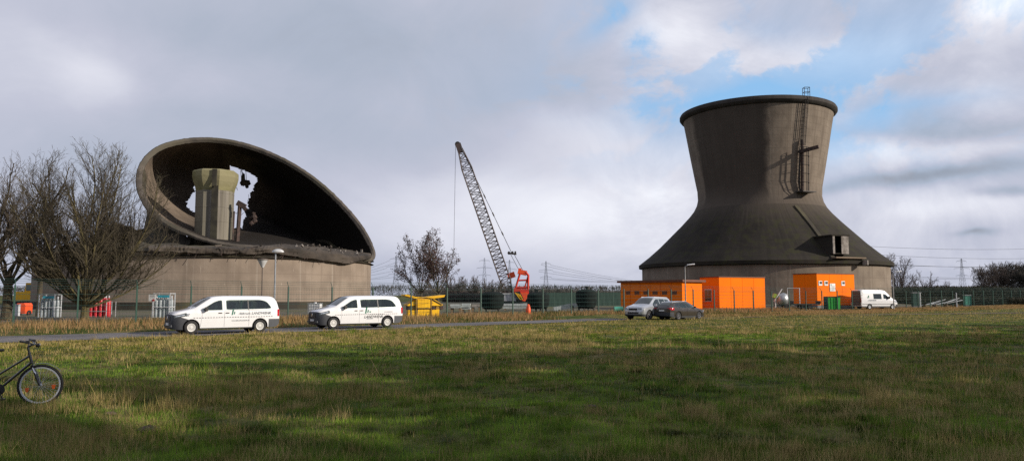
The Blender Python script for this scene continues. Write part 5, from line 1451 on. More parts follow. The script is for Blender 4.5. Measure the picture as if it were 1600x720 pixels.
mb = MB(); mb.path([(.95, 0, 4.9), (.55, 0, 3.7), (.15, 0, 2.9)], [.18, .15, .12], 4); mb.build('dipper_arm', M['yellow'], t, world=False)
mb = MB(); mb.prism([(-.45, 0), (.35, .1), (.45, .6), (-.2, .8)], (.05, -.35, 2.0), (1, 0, 0), (0, 0, 1), (0, .7, 0)); mb.build('bucket', M['yellow_dark'], t, world=False)
b = gpt(39, 66); t = thing('orange_compressor', b, 'small bright orange compressor between the pale box and the collapsed tower', 'compressor')
mb = MB(); mb.prism([(-.38, .25), (.38, .25), (.40, .95), (.28, 1.12), (-.28, 1.12), (-.40, .95)], (0, -.5, 0), (1, 0, 0), (0, 0, 1), (0, 1.0, 0)); mb.build('hood', M['redorange'], t, world=False)
for s_ in (-1, 1):
    mb = MB(); mb.lathe([(.12, -.06), (.26, -.06), (.26, .06), (.12, .06)], 18, c=(s_ * .42, 0, .26), axis='X', close=True); mb.build('wheel', M['tyre'], t, world=False)
mb = MB(); mb.box((0, -.75, .32), (.07, .6, .07)); mb.build('drawbar', M['steel_dark'], t, world=False)
b = gpt(27, 63); t = thing('pale_utility_box', b, 'pale grey utility box left of the orange compressor', 'box')
mb = MB(); mb.box((0, 0, .55), (.36, .4, .9)); mb.build('cabinet', M['galv_pale'], t, world=False)
mb = MB(); mb.box((0, 0, 1.03), (.42, .46, .07)); mb.build('lid', M['galv'], t, world=False)
mb = MB(); mb.box((0, 0, .05), (.44, .48, .14)); mb.build('base', M['plinth'], t, world=False)

# white liquid container between the vans
b = gpt(493, 66); t = thing('liquid_container', b, 'white caged liquid container behind the second van bonnet', 'container')
mb = MB(); mb.box((0, 0, .66), (.92, .9, .9)); mb.lathe([(.12, 1.11), (.12, 1.18), (.001, 1.19)], 12); mb.build('bottle', M['white'], t, world=False)
mb = MB()
for z in (.25, .55, .85, 1.1):
    for y_ in (-.48, .48): mb.box((0, y_, z), (1.02, .025, .03))
    for x_ in (-.5, .5): mb.box((x_, 0, z), (.025, .98, .03))
for i in range(6):
    for y_ in (-.49, .49): mb.box((-.5 + .2 * i, y_, .66), (.03, .02, .95))
mb.build('cage', M['galv'], t, world=False)
mb = MB(); mb.box((0, 0, .15), (1.02, 1.0, .06)); [mb.box((x_, 0, .07), (.14, 1.0, .12)) for x_ in (-.42, 0, .42)]; mb.build('pallet', M['wood'], t, world=False)

# ================================================================== YELLOW SCREENING MACHINE
def screener():
    Y = 62.5; b = gpt(667, Y); t = thing('yellow_screening_machine', b, 'yellow waste container with raised wing lids behind the second van', 'machine', R(18))
    k = Y / 1200
    def P(px, py): return ((px - 667) * k, at(px, py, Y).z - b.z)
    def pr(name, pts, m_, y0, dep, par=t):
        mb = MB(); mb.prism([P(*q) for q in pts], (0, y0, 0), (1, 0, 0), (0, 0, 1), (0, dep, 0)); return mb.build(name, m_, par, world=False)
    pr('hopper', [(637, 476), (653, 466), (677, 466), (693, 476), (690, 477.5), (637, 477.5)], M['yellow'], 0, 1.8)
    pr('front_door', [(652, 467.5), (672, 467.5), (672, 481), (652, 481)], M['yellow'], -.12, .1)
    pr('lower_panel', [(653, 482), (673, 482), (674, 496), (652, 496)], M['yellow'], -.08, .1)
    pr('side_panel', [(638, 484), (649, 484), (650, 496), (638, 496)], M['yellow'], -.05, .8); pr('side_panel', [(675, 484), (687, 483), (686, 496), (675, 496)], M['yellow'], -.05, .8)
    pr('roller_bed', [(640, 477.5), (692, 477.5), (692, 484), (640, 484)], M['steel_dark'], .25, 1.4)
    for i in range(9):
        if 2 <= i <= 4: continue
        mb = MB(); x_, z_ = P(641 + 6.2 * i, 481); mb.lathe([(.001, .02), (.15, .02), (.15, .2), (.001, .2)], 12, c=(x_, 0, z_), axis='Y'); mb.build('roller', M['yellow_dark'] if i % 2 else M['rust'], t, world=False)
    pr('wing_lid', [(664, 464.5), (672, 463), (696, 460.5), (694, 464), (678, 466)], M['yellow'], -.1, 2.0)
    pr('wing_lid', [(664, 464.5), (650, 463.5), (634, 459.5), (632, 461.5), (648, 466)], M['yellow'], -.1, 2.0)
    pr('lid_beam', [(640, 459.5), (690, 458.8), (690, 460), (640, 460.7)], M['steel_dark'], .9, .12)
    pr('door_rail', [(651, 481), (674, 481), (674, 482.2), (651, 482.2)], M['steel_dark'], -.16, .08)
    for px_ in (650.5, 673.5): pr('corner_post', [(px_ - .9, 466), (px_ + .9, 466), (px_ + .9, 497), (px_ - .9, 497)], M['yellow_dark'], -.14, .12)
    pr('brace', [(676, 467), (691, 475.3), (690.5, 476.6), (675.5, 468.3)], M['steel_dark'], -.05, .06)
screener()

# stacks of pale slabs behind the fence
def slabs(px0, px1, Y, y0, y1, label, n=3, m_='slab'):
    a = gpt(px0, Y); b = gpt(px1, Y); w_ = (b - a).length; c = (a + b) / 2; zt = at(px0, y0, Y).z - c.z; zb_ = max(.0, at(px0, y1, Y).z - c.z)
    t = thing('slab_stack', c, label, 'slabs', 0, 'stacks of pale concrete slabs')
    hh = (zt - zb_) / n
    for i in range(n):
        mb = MB(); mb.box((random.uniform(-.12, .12), random.uniform(-.1, .1), zb_ + hh * (i + .5)), (w_ * random.uniform(.86, 1.0), 1.3, hh * .84), random.uniform(-.04, .04)); mb.build('slab', M[m_], t, world=False)
    for x_ in (-w_ * .35, w_ * .35):
        mb = MB(); mb.box((x_, 0, zb_ / 2), (.22, 1.2, zb_ + .02)); mb.build('bearer', M['wood'], t, world=False)
slabs(704, 722, 74, 475, 481, 'stack of pale slabs just right of the yellow machine', 2)
slabs(721, 736, 74.8, 474, 483, 'taller stack of pale slabs, second right of the yellow machine', 3)
slabs(737, 752, 76, 476, 479.5, 'thin stack of grey pink slabs beside the left black tank', 2, 'pale_rubble')
slabs(783, 826, 86, 474, 482, 'long stack of pale slabs below the crane', 2)
b = gpt(884, 80); t = thing('concrete_beam', b, 'pale tilted concrete beam lying left of the right black tank', 'beam')
mb = MB(); mb.prism([(-1.3, .55), (.6, .95), (1.1, .95), (1.25, .6), (-.9, .18), (-1.25, .2)], (0, -.3, 0), (1, 0, 0), (0, 0, 1), (0, .6, 0)); mb.build('beam_body', M['slab'], t, world=False)
for x_ in (-.7, .7): mb = MB(); mb.box((x_, 0, .12 + .2 * (x_ > 0)), (.2, .6, .35 + .4 * (x_ > 0))); mb.build('bearer', M['wood'], t, world=False)

# ================================================================== BLACK TANKS
def tank(px, Y, wpx, ytop, ybot, label):
    b = gpt(px, Y); r = wpx * Y / 2400; zt = at(px, ytop, Y).z - b.z; zb_ = max(.35, at(px, ybot, Y).z - b.z)
    t = thing('black_tank', b, label, 'tank', random.uniform(0, 3), 'black round tanks on stands behind the fence')
    prof = [(.001, zb_), (r * .62, zb_ + .02), (r * .80, zb_ + .12), (r * .97, zb_ + .5), (r, zb_ + .9)]
    z_ = zb_ + .9
    while z_ < zt - .45: prof += [(r, z_), (r + .012, z_ + .06), (r + .012, z_ + .14), (r, z_ + .2)]; z_ += .42
    prof += [(r, zt - .4), (r * .93, zt - .22)]
    mb = MB(); mb.lathe(prof, 28); mb.build('vessel', M['tank'], t, world=False, smooth=True)
    mb = MB(); mb.lathe([(r * .93, zt - .22), (r * .7, zt - .06), (r * .35, zt), (.001, zt + .02)], 28); mb.build('lid', M['tank'], t, world=False, smooth=True)
    mb = MB(); mb.lathe([(.22, zt - .02), (.22, zt + .22), (.26, zt + .22), (.26, zt + .30), (.001, zt + .32)], 14, c=(r * .15, 0, 0)); mb.build('manhole', M['steel_dark'], t, world=False)
    mb = MB(); mb.path([(-r * .5, 0, zt - .15), (-r * .5, 0, zt + .25), (-r * .1, .1, zt + .3)], .05, 6); mb.tube((r * .6, .2, zt - .2), (r * .62, .2, zt + .18), .07, n=6); mb.build('pipe', M['steel_dark'], t, world=False)
    for k in range(4):
        a = math.pi / 4 + k * math.pi / 2; mb = MB(); mb.box((r * .72 * math.cos(a), r * .72 * math.sin(a), zb_ / 2), (.14, .14, zb_ + .3)); mb.build('leg', M['steel_dark'], t, world=False)
tank(769, 78, 37, 455.5, 491, 'black round tank with a pale lid left of the crane boom foot')
tank(841, 80, 35, 456, 488, 'black round tank just right of the red crane frame')
tank(916, 80, 33, 452, 482, 'black round tank standing alone left of the low orange building')

# ================================================================== CRANE
def crane():
    Y = 128.0; b = gpt(806, Y); t = thing('lattice_boom_crane', b, 'crane with a tall dark lattice boom and a red rear frame', 'crane')
    k = 1.0
    def P(px, py, dy=0): return at(px, py, Y + dy)
    foot, tip = P(798, 462), P(719, 233)
    def lattice(mb, pts, hw, r, n):
        # pts along the axis, half widths hw; four chords with zigzag lacing
        d = (pts[-1] - pts[0]).normalized(); a = d.cross(Vector((0, 1, 0))).normalized(); bb = Vector((0, 1, 0))
        bb = (bb - d * bb.dot(d)).normalized(); 
        def W(i):
            f = i / n; return pts[0].lerp(pts[-1], f), hw(f)
        prev = None
        for i in range(n + 1):
            c, h = W(i); cor = [c + a * (sx_ * h) + bb * (sy_ * h) for sx_, sy_ in ((-1, -1), (1, -1), (1, 1), (-1, 1))]
            if prev:
                for j in range(4):
                    mb.tube(prev[j], cor[j], r, n=4, cap=False)
                    q = (j + 1) % 4
                    if i % 2: mb.tube(prev[j], cor[q], r * .55, n=3, cap=False)
                    else: mb.tube(prev[q], cor[j], r * .55, n=3, cap=False)
                    mb.tube(cor[j], cor[q], r * .5, n=3, cap=False)
            prev = cor
    mb = MB(); lattice(mb, [foot, tip], lambda f: .85 * min(1, .35 + f * 6, .42 + (1 - f) * 4.2), .105, 36)
    mb.build('lattice_boom', M['lattice'], t)
    mb = MB(); mb.box(P(799, 430), (1.2, 1.3, .9), rot=Matrix.Rotation(R(-18), 3, 'Y')); mb.build('boom_plate', M['redorange'], t)
    hd = P(716.5, 229)
    mb = MB(); mb.box(hd + Vector((.15, 0, -.3)), (.95, 1.1, 1.5), rot=Matrix.Rotation(R(-18), 3, 'Y')); mb.build('boom_head', M['lattice'], t)
    for y_ in (-.3, .3): mb = MB(); mb.lathe([(.001, -.06), (.42, -.06), (.46, 0), (.42, .06), (.001, .06)], 18, c=hd + Vector((-.15, y_, .35)), axis='Y'); mb.build('sheave', M['steel_dark'], t)
    # ropes
    mb = MB(); mb.tube(hd + Vector((-.5, 0, .2)), P(709, 403), .035, n=3); mb.build('hoist_rope', M['cable'], t)
    gt = P(815, 424)
    sp_ = P(800, 396)
    for y_ in (-.55, .55):
        mb = MB(); mb.tube(hd + Vector((.4, y_, -.1)), sp_ + Vector((0, y_, 0)), .045, n=3); mb.build('pendant_rope', M['cable'], t)
        for dx in (-.3, .3): mb = MB(); mb.tube(sp_ + Vector((dx, y_, 0)), gt + Vector((dx, y_, 0)), .035, n=3); mb.build('luffing_rope', M['cable'], t)
        for f in (.25, .45, .62, .8): mb = MB(); q = (hd + Vector((.4, y_, -.1))).lerp(sp_ + Vector((0, y_, 0)), f); mb.tube(q, q + (sp_ - hd).normalized() * .6, .10, n=5); mb.build('rope_joint', M['steel_dark'], t)
    mb = MB(); mb.box(sp_, (1.5, 1.5, .22), rot=Matrix.Rotation(R(8), 3, 'Y')); [mb.box(sp_ + Vector((x_, 0, .1)), (.28, 1.3, .5)) for x_ in (-.5, .1, .55)]; mb.build('spreader_bar', M['steel_dark'], t)
    # rear frame
    mb = MB()
    for y_ in (-1.0, 1.0):
        v = Vector((0, y_, 0))
        mb.path([P(805, 452) + v, P(812.5, 427) + v], .17, 4); mb.path([P(825, 452) + v, P(825.5, 430) + v, P(821, 425) + v], .17, 4); mb.tube(P(820, 449) + v, P(825, 431) + v, .10, n=4)
        mb.tube(P(812, 427) + v, P(822, 427.5) + v, .15, n=4); mb.tube(P(809, 438) + v, P(823, 437.5) + v, .12, n=4); mb.tube(P(806, 449) + v, P(825, 449) + v, .15, n=4)
    for q in ((812.5, 426), (822, 427), (809, 438), (824, 438), (806, 449), (825, 449)): mb.tube(P(*q) + Vector((0, -1, 0)), P(*q) + Vector((0, 1, 0)), .12, n=4)
    fr_ = mb.build('rear_frame', M['red'], t)
    mb = MB(); mb.box(P(816, 425.5), (1.5, 2.2, .75), rot=Matrix.Rotation(R(12), 3, 'Y')); mb.box(P(812.2, 423.5), (.5, 2.0, .9)); mb.build('frame_head', M['redorange'], t)
    # machinery house, counterweight with warning stripes, cab, crawler
    def pr(name, pts, m_, y0, dep):
        mb = MB(); base = P(806, 470); mb.prism([(P(*q).x - base.x, P(*q).z - base.z) for q in pts], (base.x, base.y + y0, base.z), (1, 0, 0), (0, 0, 1), (0, dep, 0)); return mb.build(name, m_, t)
    pr('machinery_house', [(783, 459), (806, 459), (806, 470), (783, 470)], M['galv'], -1.3, 2.8)
    pr('house_roof', [(782, 458), (807, 458), (807, 459.2), (782, 459.2)], M['galv_pale'], -1.45, 3.0)
    pr('tail_frame', [(803, 450), (826, 452), (826, 463), (803, 461)], M['red'], -1.2, 2.4)
    pr('counterweight', [(811, 457), (824, 457), (825, 463), (820, 470.5), (815, 469), (811, 464)], M['redorange'], -1.6, 3.2)
    cw = pr('stripe_board', [(803, 456), (812, 455), (818, 467), (813, 470), (805, 465)], M['black'], -1.75, .12)
    for i in range(4):
        mb = MB(); base = P(806, 470)
        pts = [(804.2 + i * 2.3, 457 + i * 1.1), (805.6 + i * 2.3, 457 + i * .6), (813.8 + i * 1.0, 466.6 + i * .2), (812.6 + i * .9, 468 - i * .1)]
        mb.prism([(P(*q).x - base.x, P(*q).z - base.z) for q in pts], (base.x, base.y - 1.80, base.z), (1, 0, 0), (0, 0, 1), (0, .04, 0)); mb.build('warning_stripe', M['yellow'], cw)
    pr('operator_cab', [(777, 457), (783, 456), (784, 470), (776, 470)], M['galv_pale'], -1.5, 1.2)
    pr('undercarriage', [(786, 470), (812, 470), (812, 474), (786, 474)], M['steel_dark'], -1, 2.4)
    for y0 in (-2.2, 1.4): pr('crawler_track', [(780, 476), (782, 473), (817, 473), (819, 476), (817, 479), (782, 479)], M['black'], y0, .9)
crane()
b = gpt(825.5, 68.5); t = thing('orange_marker_cone', b, 'tall rounded orange marker cone in the dry grass in front of the black tank', 'marker')
mb = MB(); mb.lathe([(.03, 1.02), (.10, .96), (.17, .78), (.22, .5), (.23, .35), (.20, .10)], 20); mb.build('cone', M['redorange'], t, world=False, smooth=True)
mb = MB(); mb.box((0, 0, .05), (.5, .5, .1)); mb.build('base_plate', M['black'], t, world=False)
b = gpt(966, 74); t = thing('green_drum', b, 'small teal green drum lying near the left end of the low orange building', 'drum')
mb = MB(); mb.lathe([(.001, -.42), (.27, -.42), (.29, -.40), (.27, -.36), (.27, .36), (.29, .40), (.27, .42), (.001, .42)], 20, c=(0, 0, .45), axis='X'); mb.build('shell', M['teal_cab'], t, world=False, smooth=True)
for x_ in (-.28, .28): mb = MB(); mb.box((x_, 0, .10), (.1, .6, .22)); mb.build('drum_chock', M['wood'], t, world=False)
# green netting far behind
b = gpt(945, 108); t = thing('green_netting_fence', b, 'stretch of dark green netting fence left of the low orange building', 'fence')
a0, a1 = gpt(850, 104), gpt(972, 112); mb = MB(); rows = []
for i in range(40):
    q = a0.lerp(a1, i / 39); rows.append([q + Vector((0, .03 * math.sin(i * 2.3 + k), .1 + 1.9 * k / 4)) for k in range(5)])
mb.grid(rows); mb.build('netting', M['net'], t)
for i in range(9): q = a0.lerp(a1, i / 8); mb = MB(); mb.tube(q, q + Vector((0, 0, 2.1)), .05, n=6); mb.build('post', M['fence'], t)

# ================================================================== THINGS ON THE RIGHT
b = gpt(1219, 96); t = thing('concrete_mixer', b, 'pale mixer with a white slanting arm left of the tall orange cabin', 'mixer')
rows = [];
mb = MB(); mb.lathe([(.25, -.75), (.62, -.45), (.78, .0), (.70, .35), (.35, .80), (.30, .82)], 20, c=(0, 0, 0)); 
rot = Matrix.Rotation(R(28), 3, 'Y'); mb.v = [tuple(rot @ Vector(v) + Vector((.25, 0, 1.15))) for v in mb.v]; mb.build('drum', M['galv'], t, world=False, smooth=True)
mb = MB(); mb.box((-.55, 0, 1.55), (.7, .6, .5), rot=Matrix.Rotation(.4, 3, 'Y')); mb.build('guard', mat('lime_paint', (.35, .5, .05), rough=.5), t, world=False)
mb = MB(); mb.tube((-.9, -.3, .9), (.15, -.3, 2.5), .07, n=6); mb.build('slanting_arm', M['white'], t, world=False)
mb = MB(); mb.tube((-.75, -.4, -.1), (-.75, -.4, 1.2), .06, n=6); mb.build('support_leg', M['white'], t, world=False)
for s_ in (-1, 1):
    mb = MB(); mb.lathe([(.1, -.07), (.32, -.07), (.32, .07), (.1, .07)], 18, c=(.6, s_ * .5, .32), axis='Y', close=True); mb.build('wheel', M['tyre'], t, world=False)
mb = MB(); mb.box((.1, 0, .45), (1.6, .7, .1)); mb.build('chassis', M['steel_dark'], t, world=False)
b = gpt(1240, 97); t = thing('white_pipe_frame', b, 'white pipe goal frame beside the pale mixer', 'frame')
mb = MB(); mb.path([(-.75, 0, -.1), (-.75, 0, 2.6), (.75, 0, 2.6)], .045, 6); mb.tube((.75, 0, 2.62), (.75, 0, -.1), .045, n=6); mb.build('pipes', M['galv_pale'], t, world=False)
b = gpt(1257, 97.5); t = thing('flat_trailer', b, 'low dark flatbed trailer in front of the tall orange cabin shaded side', 'trailer')
mb = MB(); mb.box((0, 0, .62), (3.2, 1.6, .14)); mb.build('deck', M['steel_dark'], t, world=False)
for x_ in (-1.7, 1.7): mb = MB(); mb.box((x_, 0, .85), (.06, 1.6, .4)); mb.build('end_board', M['steel_dark'], t, world=False)
for x_ in (-.4, .4):
    for s_ in (-1, 1): mb = MB(); mb.lathe([(.12, -.08), (.31, -.08), (.31, .08), (.12, .08)], 18, c=(x_, s_ * .72, .31), axis='Y', close=True); mb.build('wheel', M['tyre'], t, world=False)
mb = MB(); mb.tube((-1.7, 0, .5), (-2.7, 0, .45), .05, n=5); mb.build('drawbar', M['steel_dark'], t, world=False)
b = gpt(1300, 97); t = thing('green_container', b, 'bright green waste container in front of the tall orange cabin', 'container')
mb = MB(); mb.prism([(-.72, .12), (.72, .12), (.76, 1.62), (-.76, 1.62)], (0, -.6, 0), (1, 0, 0), (0, 0, 1), (0, 1.3, 0)); mb.build('bin_body', M['green'], t, world=False)
mb = MB(); mb.box((0, .05, 1.66), (1.62, 1.4, .08)); mb.build('lid', M['green_side'], t, world=False)
mb = MB()
for x_ in (-.36, 0, .36): mb.box((x_, -.63, .85), (.05, .05, 1.4))
o = mb.build('stiffening_ribs', M['green'], t, world=False)
mb = MB(); mb.box((-.80, .05, .85), (.06, 1.3, 1.46)); mb.build('side_wall', M['green_side'], t, world=False)
for x_ in (-.55, .55): mb = MB(); mb.lathe([(.001, -.04), (.09, -.04), (.09, .04), (.001, .04)], 12, c=(x_, -.45, .07), axis='Y'); mb.build('castor', M['black'], t, world=False)
def cabinet(px, Y, w_, ytop, m_, label, name, post=False):
    b = gpt(px, Y); h = at(px, ytop, Y).z - b.z; t = thing(name, b, label, 'cabinet')
    mb = MB(); mb.box((0, 0, .2 + (h - .2) / 2), (w_, .6, h - .2)); mb.build('cabinet_body', M[m_], t, world=False)
    mb = MB(); mb.box((0, 0, h + .04), (w_ + .14, .75, .09)); mb.build('cabinet_roof', M['galv'], t, world=False)
    mb = MB(); mb.box((0, 0, .08), (w_ - .06, .55, .26)); mb.build('base', M['plinth'], t, world=False)
    mb = MB(); mb.box((0, -.31, .2 + (h - .2) / 2), (.03, .02, h - .4)); mb.build('door_gap', M['black'], t, world=False)
    return t
cabinet(1431, 112, 1.15, 457.5, 'green_side', 'dark cabinet with a pale roof between the panel van and the metal rails', 'switch_cabinet')
cabinet(1511, 118, .95, 461.5, 'teal_cab', 'teal green cabinet by the far end of the fence', 'switch_cabinet')
for px, lab in ((1437.5, 'white marker post beside the dark cabinet'), (1494, 'grey marker post right of the metal rails')):
    b = gpt(px, 111); t = thing('marker_post', b, lab, 'post'); h = at(px, 458, 111).z - b.z
    mb = MB(); mb.tube((0, 0, -.1), (0, 0, h), .08, n=8); mb.build('shaft', M['white'] if px < 1450 else M['galv'], t, world=False)
    mb = MB(); mb.lathe([(.10, h - .02), (.10, h + .05), (.001, h + .09)], 10); mb.build('cap', M['galv'], t, world=False)
b = gpt(1470, 113); t = thing('stacked_metal_rails', b, 'loose stack of pale metal fence rails lying behind the fence right of the dark cabinet', 'rails')
for k in range(9):
    x0 = -3.4 + .55 * k; mb = MB(); a = Vector((x0, random.uniform(-.3, .3), .15 + .05 * k)); mb.tube(a, a + Vector((2.4, .2, .45 + .12 * (k % 4))), .045, n=5); mb.build('rail', M['galv_pale'], t, world=False)
for k in range(4): mb = MB(); mb.box((-2.6 + 1.6 * k, 0, .2), (.12, 1.0, .42)); mb.build('bearer', M['wood'], t, world=False)

# ================================================================== PYLONS AND LINES
def pylon(px, Y, ytop, ybase, label, arms=3, wide=1.0):
    top = at(px, ytop, Y); z0 = gz(top.x, Y); H_ = top.z - z0; t = thing('electricity_pylon', (top.x, Y, z0), label, 'pylon', R(random.uniform(-12, 12)), 'distant electricity pylons')
    mb = MB(); nseg = 11; r = Y / 1200 * .17
    hw = lambda f: H_ * (.085 * (1 - f) ** 1.35 + .010)
    prev = None
    for i in range(nseg + 1):
        f = 1 - (1 - i / nseg) ** 1.25; z = H_ * f; h = hw(f); cor = [Vector((sx_ * h, sy_ * h, z)) for sx_, sy_ in ((-1, -1), (1, -1), (1, 1), (-1, 1))]
        if prev:
            for j in range(4):
                q = (j + 1) % 4; mb.tube(prev[j], cor[j], r, n=3, cap=False); mb.tube(prev[j], cor[q], r * .5, n=3, cap=False); mb.tube(prev[q], cor[j], r * .5, n=3, cap=False); mb.tube(cor[j], cor[q], r * .5, n=3, cap=False)
        prev = cor
    mb.build('lattice_mast', M['pylon'], t, world=False)
    ends = []
    for k in range(arms):
        z = H_ * (.93 - .19 * k); L_ = H_ * (.13, .20, .16)[k] * wide * (1.0)
        mb = MB()
        for s_ in (-1, 1):
            for y_ in (-1, 1): mb.tube((0, y_ * hw(.8), z), (s_ * L_, 0, z), r * .8, n=3); mb.tube((0, y_ * hw(.8), z + H_ * .035), (s_ * L_, 0, z), r * .6, n=3)
            mb.tube((s_ * L_, 0, z), (s_ * L_, 0, z - H_ * .035), r * .7, n=3)
            ends.append(Vector((top.x + s_ * L_, Y, z0 + z - H_ * .035)))
        mb.build('cross_arm', M['pylon'], t, world=False)
    return t, ends
P1, e1 = pylon(619, 640, 400, 450, 'distant pylon between the collapsed tower and the leaf hung tree', wide=1.15)
P2, e2 = pylon(757, 800, 403, 450, 'distant pylon left of the crane boom')
P3, e3 = pylon(796, 1000, 406, 450, 'distant pylon just right of the crane boom, partly hidden by it')
P4, e4 = pylon(853, 760, 408, 450, 'distant pylon right of the red crane frame')
P5, e5 = pylon(1502, 900, 404, 446, 'distant pylon left of the dark wood on the right')
def lines(A, B, label, r=.11, sag=10):
    t = thing('power_line', A[0], label, 'power line', 0, 'power lines strung between the pylons')
    for a, b in zip(A, B):
        mb = MB(); mb.path([a.lerp(b, k / 16) - Vector((0, 0, sag * 4 * (k / 16) * (1 - k / 16))) for k in range(17)], r, 3); mb.build('conductor', M['cable'], t)
lines(e4, [at(1120, 452 - 9 * k, 900) for k in (0, .4, 1, 1.4, 2, 2.4)], 'power lines running right from the pylon beside the red crane frame', .13, 5)
lines([at(1345, y_, 620) for y_ in (430, 428, 412, 410, 396, 384)], [at(1680, y_, 760) for y_ in (432, 430, 411, 414, 401, 385)], 'power lines crossing the sky right of the standing tower', .13, 3)
lines(e1, [at(430, 445 - 8 * k, 640) for k in (0, .4, 1, 1.4, 2, 2.4)], 'power lines running behind the collapsed tower', .10, 5)
# ================================================================== TREES
def rot_about(v, ax, a): return Matrix.Rotation(a, 3, ax) @ v
def perp(v):
    a = v.cross(Vector((random.uniform(-1, 1), random.uniform(-1, 1), random.uniform(-1, 1))))
    return a.normalized() if a.length > 1e-4 else Vector((1, 0, 0))
def tree(name, loc, H_, spread, label, seed, stems=7, mats=('bark', 'twig'), twig_r=.008, levels=3, base_h=.08, dens=1.0, group=None, droop=0.0, leaves=0, leafm=None, cat='tree', lean=0, sway=.16, up=.35, trunk_r=None, maxang=58):
    rs = random.getstate(); random.seed(seed)
    t = thing(name, loc, label, cat, 0, group)
    TR, TW = MB(), MB(); tips = []
    C = Vector((lean, 0, H_ * .54))
    def env(p):                                      # inside the crown outline?
        q = p - C; return (q.x / (spread * .52)) ** 2 + (q.y / (spread * .46)) ** 2 + (q.z / (H_ * .50)) ** 2
    def grow(p, d, L_, r, lev, mb):
        n = max(3, int(L_ / (.5 if lev == 0 else .32 if lev == 1 else .2))) if lev < levels else 2
        pts = [p.copy()]; q = p.copy(); dd = d.copy()
        for i in range(n):
            dd = (dd + Vector((random.gauss(0, sway), random.gauss(0, sway), random.gauss(0, sway * .6) + (up * .12 if lev < 2 else up * .06) - droop * .05 * (lev > 0))) ).normalized()
            q = q + dd * (L_ / n); pts.append(q.copy())
            if env(q) > 1.0 + random.uniform(-.15, .1) and i > 0: break
        m = len(pts); rr = [max(twig_r * .6, r * (1 - .75 * i / (m - 1))) for i in range(m)]
        mb.path(pts, rr, 6 if lev == 0 else 4 if lev == 1 else 3)
        tips.append(pts[-1])
        if lev >= levels: return
        Lt = L_ * (m - 1) / n
        k = int(dens * (Lt / (.42, .30, .24)[min(lev, 2)]))
        for j in range(k):
            f = (.22 if lev == 0 else .12) + (.80) * (j + random.random()) / max(1, k); f = min(f, .99)
            s = f * (m - 1); i = min(int(s), m - 2); q = pts[i].lerp(pts[i + 1], s - i)
            td = (pts[i + 1] - pts[i]).normalized(); a = R(random.uniform(22, 52)); nd = rot_about(td, perp(td), a)
            nd.z += .12; nd.normalize()
            cl = L_ * random.uniform(.22, .46) * (1 - .45 * f) * (1.0 if lev == 0 else .95)
            if cl < .18: cl = .18 + random.random() * .2
            grow(q, nd, cl, max(twig_r, rr[i] * .5), lev + 1, TR if lev + 1 < 1 else TW)
    R0_ = trunk_r or H_ * .022
    zf = H_ * base_h
    TR.path([Vector((0, 0, -.2)), Vector((0, 0, zf * .4)), Vector((lean * .1, 0, zf)), Vector((lean * .15, 0, zf + .25))], [R0_ * 1.5, R0_ * 1.15, R0_ * 1.05, R0_ * .8], 9)
    for s in range(stems):
        az = 2 * math.pi * (s + random.uniform(-.3, .3)) / stems; an = R(maxang) * math.sqrt((s + .5) / stems) * random.uniform(.75, 1.1)
        if s == 0: an = R(4)
        az = s * 2.39996 + random.uniform(-.2, .2)
        d = Vector((math.sin(an) * math.cos(az), math.sin(an) * math.sin(az), math.cos(an)))
        grow(Vector((lean * .12, 0, zf * random.uniform(.75, 1.0))), d, H_ * random.uniform(.82, 1.0) * (1 - .22 * math.sin(an)), R0_ * random.uniform(.30, .52), 0, TR)
    TR.build('trunk', M[mats[0]], t, world=False, fixn=False, smooth=False)
    TW.build('crown', M[mats[1]], t, world=False, fixn=False)
    if leaves:
        LB = MB()
        for k in range(leaves):
            q = random.choice(tips) + Vector((random.gauss(0, .16), random.gauss(0, .16), random.gauss(0, .14))); s = random.uniform(.05, .12)
            a = Vector((random.uniform(-1, 1), random.uniform(-1, 1), random.uniform(-1, 1))).normalized() * s; b_ = perp(a) * s * .7
            LB.add([q - a, q + b_, q + a, q - b_], [(0, 1, 2, 3)])
        LB.build('leaves', M[leafm], t, world=False, fixn=False)
    random.setstate(rs); return t
def tree_at(px, Y, ytop, **k):
    b = gpt(px, Y); H_ = (at(px, ytop, Y).z - b.z); return b, H_
b, H_ = tree_at(134, 54, 232)
tree('bare_tree', b, H_, 11.6, 'largest bare tree, many stemmed with a broad rounded crown, in front of the collapsed tower', 5, stems=30, mats=('bark_green', 'twig_green'), twig_r=.0085, levels=3, base_h=.09, dens=1.25, lean=.2, up=.5, trunk_r=.24, maxang=74, sway=.075)
b, H_ = tree_at(12, 53, 228)
tree('bare_tree', b, H_, 7.8, 'tall bare tree at the left edge of the view', 12, stems=8, mats=('bark', 'twig'), twig_r=.009, levels=3, base_h=.22, dens=1.15, up=.4, trunk_r=.26, maxang=42)
b, H_ = tree_at(62, 62, 240)
tree('bare_tree', b, H_, 5.6, 'slender bare tree between the left edge tree and the largest bare tree', 23, stems=7, mats=('bark', 'twig'), twig_r=.009, levels=3, base_h=.25, dens=1.1, up=.5, trunk_r=.17, maxang=36)
b, H_ = tree_at(-35, 50, 250)
tree('bare_tree', b, H_, 6.5, 'bare tree mostly cut off by the left edge of the view', 31, stems=6, mats=('bark', 'twig'), twig_r=.010, levels=3, base_h=.18, dens=1.2, up=.4, trunk_r=.24, maxang=46)
